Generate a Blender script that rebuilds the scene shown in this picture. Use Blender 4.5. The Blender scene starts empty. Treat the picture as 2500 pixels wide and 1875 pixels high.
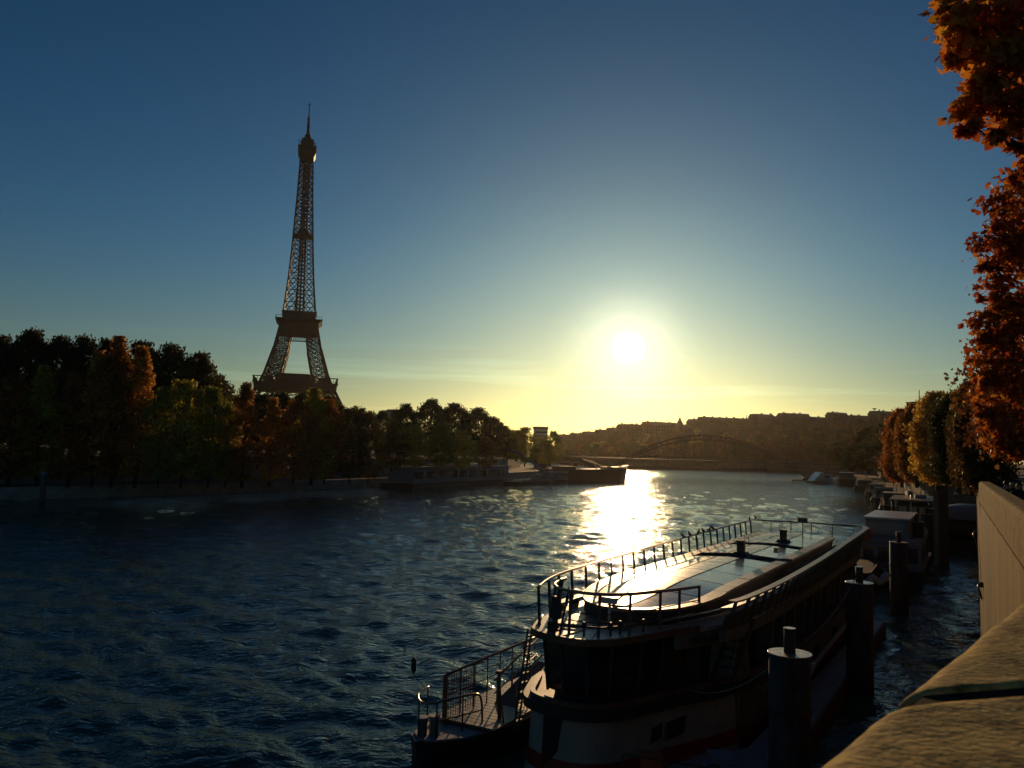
import bpy, math, random
import numpy as np
from mathutils import Vector, Matrix
rnd = random.Random(7)
S = bpy.context.scene
COL = S.collection

# ------------------------------------------------------------------ camera, sky, sun, exposure
CAMZ = 10.0
PITCH, ROLL, FPX = math.radians(4.55), math.radians(1.5), 2020.0
cd = bpy.data.cameras.new('camera')
cam = bpy.data.objects.new('camera', cd); COL.objects.link(cam); S.camera = cam
cd.sensor_fit = 'HORIZONTAL'; cd.sensor_width = 36; cd.lens = 36 * FPX / 2500
cd.clip_start = 0.05; cd.clip_end = 20000
_b = Matrix.Rotation(math.pi / 2 + PITCH, 4, 'X') @ Matrix.Rotation(ROLL, 4, 'Z')
cam.matrix_world = Matrix.Translation((0, 0, CAMZ)) @ _b
cd.dof.use_dof = True; cd.dof.focus_distance = 60; cd.dof.aperture_fstop = cd.lens / 4.5

SUN_AZ, SUN_EL = math.radians(8.0), math.radians(7.2)
sun_dir = Vector((math.sin(SUN_AZ) * math.cos(SUN_EL), math.cos(SUN_AZ) * math.cos(SUN_EL), math.sin(SUN_EL)))
W = bpy.data.worlds.new('World'); S.world = W; W.use_nodes = True
nt = W.node_tree; nt.nodes.clear()
def wn(t, **k):
    n = nt.nodes.new(t)
    for a, v in k.items(): setattr(n, a, v)
    return n
def wl(a, b): nt.links.new(a, b)
sky = wn('ShaderNodeTexSky', sky_type='NISHITA', sun_disc=False)
sky.sun_elevation = SUN_EL; sky.sun_rotation = SUN_AZ
sky.altitude = 50; sky.air_density = 1.0; sky.dust_density = 0.35; sky.ozone_density = 1.6
tc = wn('ShaderNodeTexCoord')
dot = wn('ShaderNodeVectorMath', operation='DOT_PRODUCT'); dot.inputs[1].default_value = sun_dir
nrm = wn('ShaderNodeVectorMath', operation='NORMALIZE'); wl(tc.outputs['Generated'], nrm.inputs[0]); wl(nrm.outputs[0], dot.inputs[0])
clampd = wn('ShaderNodeMath', operation='MINIMUM'); clampd.inputs[1].default_value = 1.0; wl(dot.outputs['Value'], clampd.inputs[0])
ang = wn('ShaderNodeMath', operation='ARCCOSINE'); wl(clampd.outputs[0], ang.inputs[0])
def expo(scale_deg, amp, power=1.0):
    d = wn('ShaderNodeMath', operation='DIVIDE'); d.inputs[1].default_value = math.radians(scale_deg); wl(ang.outputs[0], d.inputs[0])
    p = wn('ShaderNodeMath', operation='POWER'); p.inputs[1].default_value = power; wl(d.outputs[0], p.inputs[0])
    n = wn('ShaderNodeMath', operation='MULTIPLY'); n.inputs[1].default_value = -1; wl(p.outputs[0], n.inputs[0])
    e = wn('ShaderNodeMath', operation='EXPONENT'); wl(n.outputs[0], e.inputs[0])
    m = wn('ShaderNodeMath', operation='MULTIPLY'); m.inputs[1].default_value = amp; wl(e.outputs[0], m.inputs[0])
    return m.outputs[0]
def tint(val, col):
    v = wn('ShaderNodeVectorMath', operation='SCALE'); v.inputs[0].default_value = col; wl(val, v.inputs['Scale']); return v.outputs[0]
def vadd(a, b):
    v = wn('ShaderNodeVectorMath', operation='ADD'); wl(a, v.inputs[0]); wl(b, v.inputs[1]); return v.outputs[0]
SKY_MUL = (0.40, 0.66, 1.0)
skym = wn('ShaderNodeVectorMath', operation='MULTIPLY'); skym.inputs[1].default_value = SKY_MUL; wl(sky.outputs[0], skym.inputs[0])
# thin cirrus wisps low in the sky
sep = wn('ShaderNodeSeparateXYZ'); wl(nrm.outputs[0], sep.inputs[0])
mp = wn('ShaderNodeMapping'); mp.inputs['Scale'].default_value = (2.2, 2.2, 42); mp.inputs['Rotation'].default_value = (0.0, 0.035, 0); wl(nrm.outputs[0], mp.inputs[0])
cn = wn('ShaderNodeTexNoise'); cn.inputs['Scale'].default_value = 1.6; cn.inputs['Detail'].default_value = 5; wl(mp.outputs[0], cn.inputs['Vector'])
cr = wn('ShaderNodeMapRange'); cr.inputs['From Min'].default_value = .52; cr.inputs['From Max'].default_value = .78; wl(cn.outputs[0], cr.inputs[0])
el1 = wn('ShaderNodeMapRange'); el1.inputs['From Min'].default_value = .015; el1.inputs['From Max'].default_value = .05; wl(sep.outputs['Z'], el1.inputs[0])
el2 = wn('ShaderNodeMapRange'); el2.inputs['From Min'].default_value = .13; el2.inputs['From Max'].default_value = .085; wl(sep.outputs['Z'], el2.inputs[0])
c1 = wn('ShaderNodeMath', operation='MULTIPLY'); wl(cr.outputs[0], c1.inputs[0]); wl(el1.outputs[0], c1.inputs[1])
c2 = wn('ShaderNodeMath', operation='MULTIPLY'); wl(c1.outputs[0], c2.inputs[0]); wl(el2.outputs[0], c2.inputs[1])
c3 = wn('ShaderNodeMath', operation='MULTIPLY_ADD'); wl(c2.outputs[0], c3.inputs[0]); c3.inputs[1].default_value = .45; c3.inputs[2].default_value = 1
lowt = wn('ShaderNodeMapRange', interpolation_type='SMOOTHSTEP'); lowt.inputs['From Min'].default_value = .0; lowt.inputs['From Max'].default_value = .26; wl(sep.outputs['Z'], lowt.inputs[0])
lowm = wn('ShaderNodeMix', data_type='RGBA'); wl(lowt.outputs[0], lowm.inputs['Factor']); lowm.inputs['A'].default_value = (1.62, .84, .66, 1); lowm.inputs['B'].default_value = (1, 1, 1, 1)
sk3 = wn('ShaderNodeVectorMath', operation='MULTIPLY'); wl(lowm.outputs['Result'], sk3.inputs[1])
gam = wn('ShaderNodeGamma'); gam.inputs['Gamma'].default_value = 1.35; wl(skym.outputs[0], gam.inputs[0])
sk2 = wn('ShaderNodeVectorMath', operation='MULTIPLY'); sk2.inputs[1].default_value = (.315, .51, .435); wl(gam.outputs[0], sk2.inputs[0]); wl(sk2.outputs[0], sk3.inputs[0])
skc = wn('ShaderNodeVectorMath', operation='SCALE'); wl(sk3.outputs[0], skc.inputs[0]); wl(c3.outputs[0], skc.inputs['Scale'])
glow = vadd(vadd(tint(expo(.80, 90, 4.0), (1, .95, .85)), tint(expo(3.1, 9.0, 2.2), (1, .91, .68))),
            tint(expo(6.2, 1.5, 1.0), (1, .78, .38)))
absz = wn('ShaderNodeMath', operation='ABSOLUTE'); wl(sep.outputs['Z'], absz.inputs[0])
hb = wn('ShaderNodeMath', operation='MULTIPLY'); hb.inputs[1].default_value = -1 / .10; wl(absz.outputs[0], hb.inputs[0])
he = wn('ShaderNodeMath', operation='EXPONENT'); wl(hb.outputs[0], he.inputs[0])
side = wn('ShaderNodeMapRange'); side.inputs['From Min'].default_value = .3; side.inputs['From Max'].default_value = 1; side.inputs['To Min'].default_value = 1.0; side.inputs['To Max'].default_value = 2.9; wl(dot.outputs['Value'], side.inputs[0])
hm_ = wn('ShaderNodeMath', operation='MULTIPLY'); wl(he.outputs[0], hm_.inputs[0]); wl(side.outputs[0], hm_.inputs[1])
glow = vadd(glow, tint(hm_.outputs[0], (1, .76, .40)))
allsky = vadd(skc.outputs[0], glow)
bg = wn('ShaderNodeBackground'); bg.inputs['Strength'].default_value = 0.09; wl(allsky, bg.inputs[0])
wo = wn('ShaderNodeOutputWorld'); wl(bg.outputs[0], wo.inputs[0])

sd = bpy.data.lights.new('sun', 'SUN'); sd.energy = 3.7; sd.angle = math.radians(.53); sd.color = (1, .62, .30)
so = bpy.data.objects.new('sun', sd); COL.objects.link(so)
so.rotation_euler = sun_dir.to_track_quat('Z', 'Y').to_euler()
S.view_settings.view_transform = 'Standard'; S.view_settings.look = 'None'
S.view_settings.gamma = 1; S.view_settings.use_curve_mapping = False
S.view_settings.exposure = -0.6
S.render.engine = 'CYCLES'
S.cycles.max_bounces = 6; S.cycles.transparent_max_bounces = 8; S.cycles.volume_bounces = 0
S.cycles.sample_clamp_indirect = 4; S.cycles.caustics_reflective = False; S.cycles.caustics_refractive = False
S.cycles.use_denoising = True

# ------------------------------------------------------------------ measuring: photograph pixel (2500 wide) -> point in the place
def at(x, y, z=None, d=None):
    u = x - 1250; v = 937.5 - y
    c, s = math.cos(ROLL), math.sin(ROLL)
    u2 = u * c - v * s; v2 = u * s + v * c
    dy = FPX * math.cos(PITCH) - v2 * math.sin(PITCH); dz = FPX * math.sin(PITCH) + v2 * math.cos(PITCH)
    t = (z - CAMZ) / dz if z is not None else d / dy
    return Vector((u2 * t, dy * t, CAMZ + dz * t))

# ------------------------------------------------------------------ materials
MATS = {}
def mat(name, col, rough=.6, metal=0.0, spec=.5, var=.25, vscale=3.0, bump=0.0, bscale=20.0, col2=None, stretch=(1, 1, 1), coords='Object', streak=None):
    m = bpy.data.materials.new(name); m.use_nodes = True; MATS[name] = m
    n = m.node_tree.nodes; l = m.node_tree.links
    p = n['Principled BSDF']
    p.inputs['Roughness'].default_value = rough; p.inputs['Metallic'].default_value = metal; p.inputs['Specular IOR Level'].default_value = min(spec, .08) if rough >= .75 else spec
    t = n.new('ShaderNodeTexCoord'); mpn = n.new('ShaderNodeMapping'); mpn.inputs['Scale'].default_value = stretch
    l.new(t.outputs[coords], mpn.inputs[0])
    no = n.new('ShaderNodeTexNoise'); no.inputs['Scale'].default_value = vscale; no.inputs['Detail'].default_value = 6; no.inputs['Roughness'].default_value = .62
    l.new(mpn.outputs[0], no.inputs['Vector'])
    rp = n.new('ShaderNodeValToRGB')
    c2 = col2 or tuple(c * (1 - var * 1.4) for c in col)
    c1 = col if col2 else tuple(min(1, c * (1 + var)) for c in col)
    rp.color_ramp.elements[0].position = .32; rp.color_ramp.elements[0].color = (*c2, 1)
    rp.color_ramp.elements[1].position = .68; rp.color_ramp.elements[1].color = (*c1, 1)
    l.new(no.outputs[0], rp.inputs[0]); l.new(rp.outputs[0], p.inputs['Base Color'])
    rr = n.new('ShaderNodeMapRange'); rr.inputs['To Min'].default_value = max(.02, rough - .1); rr.inputs['To Max'].default_value = min(1, rough + .12)
    l.new(no.outputs[0], rr.inputs[0]); l.new(rr.outputs[0], p.inputs['Roughness'])
    if bump:
        b = n.new('ShaderNodeBump'); b.inputs['Distance'].default_value = bump; b.inputs['Strength'].default_value = 1
        n2 = n.new('ShaderNodeTexNoise'); n2.inputs['Scale'].default_value = bscale; n2.inputs['Detail'].default_value = 5
        l.new(mpn.outputs[0], n2.inputs['Vector']); l.new(n2.outputs[0], b.inputs['Height']); l.new(b.outputs[0], p.inputs['Normal'])
    return m

def leaf_mat(name, trans=.45):
    """leaf colour comes from the tree's own object colour, varied leaf clump by leaf clump"""
    m = bpy.data.materials.new(name); m.use_nodes = True; MATS[name] = m
    n = m.node_tree.nodes; l = m.node_tree.links; n.clear()
    oi = n.new('ShaderNodeObjectInfo'); g = n.new('ShaderNodeNewGeometry')
    no = n.new('ShaderNodeTexNoise'); no.inputs['Scale'].default_value = .35; no.inputs['Detail'].default_value = 3
    l.new(g.outputs['Position'], no.inputs['Vector'])
    ad = n.new('ShaderNodeMath'); ad.operation = 'MULTIPLY_ADD'; ad.inputs[1].default_value = .55; l.new(g.outputs['Random Per Island'], ad.inputs[0]); l.new(no.outputs[0], ad.inputs[2])
    hs = n.new('ShaderNodeHueSaturation')
    h = n.new('ShaderNodeMapRange'); h.inputs['From Min'].default_value = .4; h.inputs['From Max'].default_value = 1.15; h.inputs['To Min'].default_value = .475; h.inputs['To Max'].default_value = .535
    v = n.new('ShaderNodeMapRange'); v.inputs['From Min'].default_value = .4; v.inputs['From Max'].default_value = 1.15; v.inputs['To Min'].default_value = .5; v.inputs['To Max'].default_value = 2.1
    l.new(ad.outputs[0], h.inputs[0]); l.new(ad.outputs[0], v.inputs[0])
    l.new(oi.outputs['Color'], hs.inputs['Color']); l.new(h.outputs[0], hs.inputs['Hue']); l.new(v.outputs[0], hs.inputs['Value'])
    p = n.new('ShaderNodeBsdfPrincipled'); p.inputs['Roughness'].default_value = .55; p.inputs['Specular IOR Level'].default_value = .3
    l.new(hs.outputs[0], p.inputs['Base Color'])
    tr = n.new('ShaderNodeBsdfTranslucent'); l.new(hs.outputs[0], tr.inputs[0])
    mx = n.new('ShaderNodeMixShader'); mx.inputs[0].default_value = trans; l.new(p.outputs[0], mx.inputs[1]); l.new(tr.outputs[0], mx.inputs[2])
    o = n.new('ShaderNodeOutputMaterial'); l.new(mx.outputs[0], o.inputs[0])
    return m

leaf_mat('foliage'); leaf_mat('plane_leaf', .62)
mat('iron', (.034, .026, .019), .6, .2, var=.15)
mat('bark', (.07, .055, .04), .9, bump=.02, bscale=8)
mat('quay_stone', (.13, .115, .085), .85, vscale=.8, var=.35, bump=.02, bscale=4)
mat('paving', (.11, .10, .08), .85, vscale=.6, var=.3, bump=.006, bscale=12)
mat('wall_render', (.150, .106, .028), .85, vscale=1.3, var=.62, bump=.003, bscale=6, stretch=(1, 1, .25))
mat('near_coping', (.52, .375, .12), .9, vscale=13, var=.5, bump=.006, bscale=48)  # same stone as the far coping, light on its top put into the colour
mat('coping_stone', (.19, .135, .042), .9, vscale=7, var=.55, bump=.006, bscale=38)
mat('earth', (.07, .06, .04), .95, vscale=.05, var=.4)
mat('asphalt', (.05, .05, .048), .9, vscale=2, var=.2)
mat('house_stone', (.10, .085, .06), .85, vscale=.2, var=.2)
mat('pale_concrete', (.40, .36, .30), .85, vscale=.3, var=.12)
mat('slate_roof', (.07, .07, .075), .7, vscale=.4)
mat('window_glass', (.03, .035, .04), .12, var=.1)
mat('hull_cream', (.36, .33, .27), .4, vscale=1.2, var=.15, bump=.002, bscale=3)
mat('white_paint', (.62, .62, .60), .35, vscale=1.2, var=.1, bump=.002, bscale=3)
mat('grey_paint', (.22, .23, .25), .5, vscale=1.5, var=.15)
mat('dark_paint', (.035, .033, .03), .5, vscale=2, var=.3)
mat('green_grey_paint', (.13, .135, .10), .5, vscale=2, var=.25)
mat('black_hull', (.016, .014, .013), .45, vscale=1, var=.4)
mat('red_paint', (.30, .022, .012), .4, vscale=1.5, var=.2)
mat('rust_hull', (.085, .035, .02), .65, vscale=1.5, var=.5)
mat('red_rust', (.14, .02, .012), .6, vscale=1.5, var=.4)
mat('bank_wall', (.34, .32, .27), .9, vscale=.4, var=.25)
mat('mortar', (.022, .012, .005), .95, vscale=8, var=.3)
mat('quay_paving', (.045, .04, .03), .95)
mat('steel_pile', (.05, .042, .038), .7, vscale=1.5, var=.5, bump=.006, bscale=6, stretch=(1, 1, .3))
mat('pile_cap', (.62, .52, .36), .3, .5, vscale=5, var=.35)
mat('rail_steel', (.32, .27, .2), .32, .8, var=.15)
mat('rail_dark', (.06, .05, .04), .4, .3, var=.15)
mat('brown_rail', (.16, .085, .045), .4, 0, var=.25)
mat('teak', (.30, .19, .10), .36, vscale=7, var=.55, bump=.004, bscale=14, stretch=(.4, 3, 1))
mat('deck_grit', (.52, .45, .32), .3, vscale=14, var=.4, bump=.003, bscale=60)
mat('roof_glass', (.27, .31, .30), .16, vscale=.9, var=.15)
mat('roof_glass_glare', (.34, .33, .27), .27, vscale=.7, var=.12)  # creamier, rougher copy of the roof glass, sun glare put into its colour
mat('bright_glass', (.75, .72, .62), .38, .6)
mat('screen_glass', (.008, .012, .018), .05, var=.05, spec=.9)
mat('cloth_white', (.5, .49, .46), .9, vscale=4, bump=.02, bscale=5)
mat('rope', (.30, .27, .22), .9)
mat('orange_paint', (.45, .09, .02), .6)
mat('people_dark', (.02, .02, .022), .9); mat('people_blue', (.035, .045, .07), .9); mat('people_pale', (.30, .30, .31), .9); mat('people_brown', (.07, .045, .03), .9)
mat('skin', (.38, .22, .15), .6, var=.05); mat('hair_dark', (.02, .014, .01), .6); mat('hair_pale', (.35, .22, .1), .5)
mat('lamp_glass', (.7, .68, .6), .15, var=.05)
mat('bird_feather', (.05, .05, .055), .7)
mat('mesh_panel', (.14, .12, .09), .6, vscale=8)
mat('letter_paint', (.015, .013, .012), .6)

# river water: depth colour plus real ripples in the relief
m = bpy.data.materials.new('river_water'); m.use_nodes = True; MATS['river_water'] = m
n = m.node_tree.nodes; l = m.node_tree.links; p = n['Principled BSDF']
p.inputs['Base Color'].default_value = (.045, .088, .064, 1); p.inputs['Roughness'].default_value = .035
p.inputs['IOR'].default_value = 1.33; p.inputs['Specular IOR Level'].default_value = .5
g = n.new('ShaderNodeNewGeometry')
def wave(scale, strx, dist, detail, rot, prev):
    mpn = n.new('ShaderNodeMapping'); mpn.inputs['Rotation'].default_value = (0, 0, rot); mpn.inputs['Scale'].default_value = (1, strx, 1)
    l.new(g.outputs['Position'], mpn.inputs[0])
    t = n.new('ShaderNodeTexNoise'); t.inputs['Scale'].default_value = scale; t.inputs['Detail'].default_value = detail; t.inputs['Distortion'].default_value = .6
    l.new(mpn.outputs[0], t.inputs['Vector'])
    b = n.new('ShaderNodeBump'); b.inputs['Distance'].default_value = dist; l.new(t.outputs[0], b.inputs['Height'])
    if prev: l.new(prev, b.inputs['Normal'])
    return b.outputs[0]
w1 = wave(.42, 1.7, .15, 3, .35, None)
w2 = wave(1.2, 1.9, .11, 2, -.25, w1)
w3 = wave(3.6, 1.6, .042, 2, .2, w2)
l.new(w3, p.inputs['Normal'])

# ------------------------------------------------------------------ geometry helpers
def tag(o, label=None, cat=None, group=None, kind=None):
    if label: o['label'] = label
    if cat: o['category'] = cat
    if group: o['group'] = group
    if kind: o['kind'] = kind
    return o
def empty(name, loc, rz=0, label=None, cat=None, group=None):
    o = bpy.data.objects.new(name, None); COL.objects.link(o); o.location = loc; o.rotation_euler = (0, 0, rz)
    return tag(o, label, cat, group)
def copy_tree(o, parent=None):
    c = o.copy(); COL.objects.link(c); c.parent = parent
    for ch in list(o.children): copy_tree(ch, c)
    return c
def np_mesh(name, V, F, material, parent=None, smooth=False):
    V = np.asarray(V, dtype=np.float32); F = np.asarray(F, dtype=np.int32)
    me = bpy.data.meshes.new(name); k = F.shape[1]
    me.vertices.add(len(V)); me.vertices.foreach_set('co', V.ravel())
    me.loops.add(F.size); me.loops.foreach_set('vertex_index', F.ravel())
    me.polygons.add(len(F)); me.polygons.foreach_set('loop_start', np.arange(0, F.size, k, dtype=np.int32))
    if smooth: me.polygons.foreach_set('use_smooth', np.ones(len(F), dtype=bool))
    me.update(calc_edges=True); me.materials.append(MATS[material])
    o = bpy.data.objects.new(name, me); COL.objects.link(o); o.parent = parent
    return o

def posts(name, material, parent, items):
    for f in items:
        g_ = G(); f(g_); g_.build(name, material, parent)

class G:
    """collects boxes, tubes, prisms and lathes; build() links them as ONE mesh object"""
    def __init__(s): s.v = []; s.f = []; s.sm = []
    def add(s, vs, fs, smooth=False):
        b = len(s.v); s.v += [tuple(q) for q in vs]; s.f += [tuple(i + b for i in f) for f in fs]; s.sm += [smooth] * len(fs); return s
    def box(s, c, d, rz=0, M=None):
        x, y, z = (q / 2 for q in d); P = [(i * x, j * y, k * z) for k in (-1, 1) for j in (-1, 1) for i in (-1, 1)]
        R = Matrix.Rotation(rz, 3, 'Z') if M is None else M
        P = [R @ Vector(q) + Vector(c) for q in P]
        return s.add(P, [(0, 2, 3, 1), (4, 5, 7, 6), (0, 1, 5, 4), (2, 6, 7, 3), (0, 4, 6, 2), (1, 3, 7, 5)])
    def beam(s, a, b, w, h=None):
        """square bar from a to b"""
        a = Vector(a); b = Vector(b); d = b - a; L = d.length
        if L < 1e-5: return s
        d /= L; up = Vector((0, 0, 1)) if abs(d.z) < .95 else Vector((0, 1, 0))
        x = d.cross(up).normalized(); y = x.cross(d); h = h or w
        P = [q + x * (i * w / 2) + y * (j * h / 2) for q in (a, b) for i, j in ((-1, -1), (1, -1), (1, 1), (-1, 1))]
        return s.add(P, [(0, 1, 2, 3), (7, 6, 5, 4), (0, 4, 5, 1), (1, 5, 6, 2), (2, 6, 7, 3), (3, 7, 4, 0)])
    def tube(s, pts, r, n=8, cap=True):
        pts = [Vector(q) for q in pts]; rs = r if isinstance(r, (list, tuple)) else [r] * len(pts)
        V = []; ref = None
        for i, q in enumerate(pts):
            d = (pts[min(i + 1, len(pts) - 1)] - pts[max(i - 1, 0)]).normalized()
            if ref is None: ref = Vector((0, 0, 1)) if abs(d.z) < .9 else Vector((1, 0, 0))
            x = d.cross(ref)
            if x.length < .05: ref = Vector((1, 0, 0)); x = d.cross(ref)
            x.normalize(); y = d.cross(x)
            V += [q + (x * math.cos(a) + y * math.sin(a)) * rs[i] for a in (k * 2 * math.pi / n for k in range(n))]
        F = [(i * n + k, i * n + (k + 1) % n, (i + 1) * n + (k + 1) % n, (i + 1) * n + k) for i in range(len(pts) - 1) for k in range(n)]
        s.add(V, F, True)
        if cap:
            b = len(s.v) - len(V)
            s.f += [tuple(b + k for k in range(n))[::-1], tuple(b + (len(pts) - 1) * n + k for k in range(n))]; s.sm += [False, False]
        return s
    def lathe(s, prof, n=16, c=(0, 0, 0)):
        V = [(c[0] + r * math.cos(k * 2 * math.pi / n), c[1] + r * math.sin(k * 2 * math.pi / n), c[2] + z) for r, z in prof for k in range(n)]
        F = [(i * n + k, i * n + (k + 1) % n, (i + 1) * n + (k + 1) % n, (i + 1) * n + k) for i in range(len(prof) - 1) for k in range(n)]
        s.add(V, F, True); b = len(s.v) - len(V)
        s.f += [tuple(b + k for k in range(n))[::-1], tuple(b + (len(prof) - 1) * n + k for k in range(n))]; s.sm += [False, False]; return s
    def prism(s, poly, z0, z1, top=None):
        """poly: list of (x,y); top: optional different outline for the upper face"""
        n = len(poly); T = top or poly
        zz = (lambda z, i: z[i] if isinstance(z, (list, tuple)) else z)
        V = [(x, y, zz(z0, i)) for i, (x, y) in enumerate(poly)] + [(x, y, zz(z1, i)) for i, (x, y) in enumerate(T)]
        return s.add(V, [tuple(range(n))[::-1], tuple(range(n, 2 * n))] + [(i, (i + 1) % n, n + (i + 1) % n, n + i) for i in range(n)])
    def sweep(s, pts, prof):
        """open 2D profile (offset sideways, height) swept along pts (x,y,z); offset is to the left of travel"""
        pts = [Vector(q) for q in pts]; k = len(prof); V = []
        for i, q in enumerate(pts):
            d = pts[min(i + 1, len(pts) - 1)] - pts[max(i - 1, 0)]; nn = Vector((-d.y, d.x, 0)).normalized()
            V += [q + nn * a + Vector((0, 0, b)) for a, b in prof]
        F = [(i * k + j, (i + 1) * k + j, (i + 1) * k + (j + 1) % k, i * k + (j + 1) % k) for i in range(len(pts) - 1) for j in range(k)]
        F += [tuple(range(k)), tuple((len(pts) - 1) * k + j for j in range(k))[::-1]]
        return s.add(V, F)
    def build(s, name, material, parent=None, **t):
        me = bpy.data.meshes.new(name); me.from_pydata(s.v, [], s.f); me.polygons.foreach_set('use_smooth', s.sm); me.update()
        me.materials.append(MATS[material])
        o = bpy.data.objects.new(name, me); COL.objects.link(o); o.parent = parent
        return tag(o, **t)

def smooth_line(pts, n=6):
    """Catmull-Rom through 2D/3D points"""
    P = [Vector(p) for p in pts]; out = []
    for i in range(len(P) - 1):
        a, b, c, d = P[max(i - 1, 0)], P[i], P[i + 1], P[min(i + 2, len(P) - 1)]
        for k in range(n):
            t = k / n; out.append(.5 * ((2 * b) + (c - a) * t + (2 * a - 5 * b + 4 * c - d) * t * t + (3 * b - a - 3 * c + d) * t ** 3))
    out.append(P[-1]); return out

# ------------------------------------------------------------------ river, banks, hills
HW = math.radians(28.0)                                   # heading of the right quay wall
wdir = Vector((math.sin(HW), math.cos(HW), 0)); wnor = Vector((-wdir.y, wdir.x, 0))   # wnor points over the river
BEND = Vector((3.19, 4.62, 0)); WLEN = 19.3
WEND = BEND + wdir * WLEN; wdir2 = Vector((93.8, 167.4, 0)) - WEND; wdir2.normalize()
def on_wall(s_, off=0, z=0):                               # s_ metres along the wall from the bend, off over the river
    q = BEND + wdir * s_ if s_ <= WLEN else WEND + wdir2 * (s_ - WLEN)
    q = q + wnor * off; return Vector((q.x, q.y, z))

L = [Vector((-95, -80, 0)), Vector((-90, 20, 0))] + [at(x, y, z=0) for x, y in ((0, 1222), (260, 1214), (700, 1199), (1130, 1177))]
L += [Vector((14, 330, 0)), Vector((20, 397, 0)), Vector((8, 470, 0)), Vector((-40, 600, 0)), Vector((-80, 800, 0))]
Rb = [on_wall(0), on_wall(WLEN), on_wall(170), Vector((112, 235, 0)), Vector((142, 300, 0)), Vector((168, 350, 0)), Vector((188, 430, 0)), Vector((190, 500, 0)), Vector((172, 556, 0)), Vector((73, 541, 0)), Vector((45, 620, 0)), Vector((20, 800, 0))]

# water: fine polar grid that follows the river ahead, real low waves
na, nr = 1000, 660
A = np.radians(np.linspace(-52, 52, na)); Rr = 6 * (1600 / 6) ** (np.linspace(0, 1, nr))
aa, rr_ = np.meshgrid(A, Rr); X = rr_ * np.sin(aa); Y = rr_ * np.cos(aa); Z = np.zeros_like(X)
rs = np.random.RandomState(3)
for i in range(56):
    lam = .55 * (11 ** rs.rand()); th = .15 + rs.randn() * .75; k = 2 * math.pi / lam
    fade = np.clip(2 - rr_ * .034 / lam, 0, 1)
    Z += fade * .0074 * lam ** .8 * np.sin(k * (X * math.sin(th) + Y * math.cos(th)) + rs.rand() * 6.28)
idx = np.arange(na * nr).reshape(nr, na)
F = np.stack([idx[:-1, :-1], idx[:-1, 1:], idx[1:, 1:], idx[1:, :-1]], -1).reshape(-1, 4)[:, ::-1]
tag(np_mesh('river', np.stack([X, Y, Z], -1).reshape(-1, 3), F, 'river_water', smooth=True), kind='structure')
ext = G(); ext.add([(-900, -300, -.02), (60, -300, -.02), (60, 4.5, -.02), (-900, 4.5, -.02)], [(0, 1, 2, 3)])
ext.build('river_behind', 'river_water', kind='structure')
G().add([(-9000, -9000, -3), (9000, -9000, -3), (9000, 9000, -3), (-9000, 9000, -3)], [(0, 1, 2, 3)]).build('ground', 'earth', kind='structure')

def inset(line, d):
    out = []
    for i, q in enumerate(line):
        t = line[min(i + 1, len(line) - 1)] - line[max(i - 1, 0)]; nn = Vector((-t.y, t.x, 0)).normalized(); out.append(q + nn * d)
    return out
# left bank: low quay, retaining wall, street terrace
Lq = L; Lw = inset(L, 15); Lf = [q + Vector((-700, 100, 0)) for q in L]
def band(a, b, z, name, m_):
    g_ = G(); k = len(a)
    g_.add([(q.x, q.y, z) for q in a] + [(q.x, q.y, z) for q in b], [(i, i + 1, k + i + 1, k + i) for i in range(k - 1)])
    return g_.build(name, m_, kind='structure')
band(Lq, Lw, 1.9, 'left_low_quay', 'paving')
g_ = G(); g_.sweep(L, [(0, 1.9), (0, 2.05), (.7, 2.05), (.7, 1.9), (.5, 1.9), (.5, -3), (-.12, -3)]); g_.build('left_quay_edge', 'bank_wall', kind='structure')
g_ = G(); g_.sweep(Lw, [(0, 1.8), (.3, 6.3), (.1, 6.3), (.1, 6.6), (.8, 6.6), (.8, 1.8)]); 
w_ = g_.build('retaining_wall', 'bank_wall', label='long grey stone retaining wall behind the trees of the far left quay', cat='wall')
band([q + Vector((-.5, 0, 0)) for q in inset(L, 15.4)], Lf, 6.35, 'left_bank_street', 'asphalt')

# right bank terrain and the hill beyond the river bend
def hill_z(x, y):
    px = 1250 + 2020 * x / max(y, 1)
    A_ = np.interp(px, [1150, 1380, 1500, 1600, 1700, 2100, 2600], [3, 8, 15, 22, 29, 37, 42])
    rr0 = max((y - 640) / 245, (x - 250) / 420)
    t = min(1, max(0, rr0)); t = t * t * (3 - 2 * t)
    return 6.4 + A_ * t
xs = np.linspace(-900, 1500, 90); ys = np.linspace(560, 2600, 80)
V = [(x, y, hill_z(x, y)) for y in ys for x in xs]
idx = np.arange(len(V)).reshape(80, 90); F = np.stack([idx[:-1, :-1], idx[:-1, 1:], idx[1:, 1:], idx[1:, :-1]], -1).reshape(-1, 4)
C_ = np.array(V)[F].mean(1); cx = np.interp(C_[:, 1], [560, 620, 800, 3000], [28, 0, -30, -200]); F = F[~((np.abs(C_[:, 0] - cx) < 42) & (C_[:, 1] < 820))]
np_mesh('far_hill', V, F, 'earth', smooth=True)['kind'] = 'structure'
# strip joining the right bank line to the hill
RbF = [Vector((60, -40, 0)), Vector((120, 0, 0)), Vector((330, 150, 0)), Vector((420, 235, 0)), Vector((500, 300, 0)), Vector((600, 350, 0)), Vector((700, 430, 0)), Vector((700, 500, 0)), Vector((700, 572, 0)), Vector((83, 572, 0)), Vector((75, 640, 0)), Vector((60, 800, 0))]
band(Rb, RbF, 6.3, 'right_bank_ground', 'quay_paving')
RbE = inset(Rb, 0)
g_ = G(); g_.sweep(Rb[2:], [(0, 6.35), (-1, 6.35), (-1, -3), (.3, -3)]); g_.build('right_quay_face', 'quay_stone', kind='structure')
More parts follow.
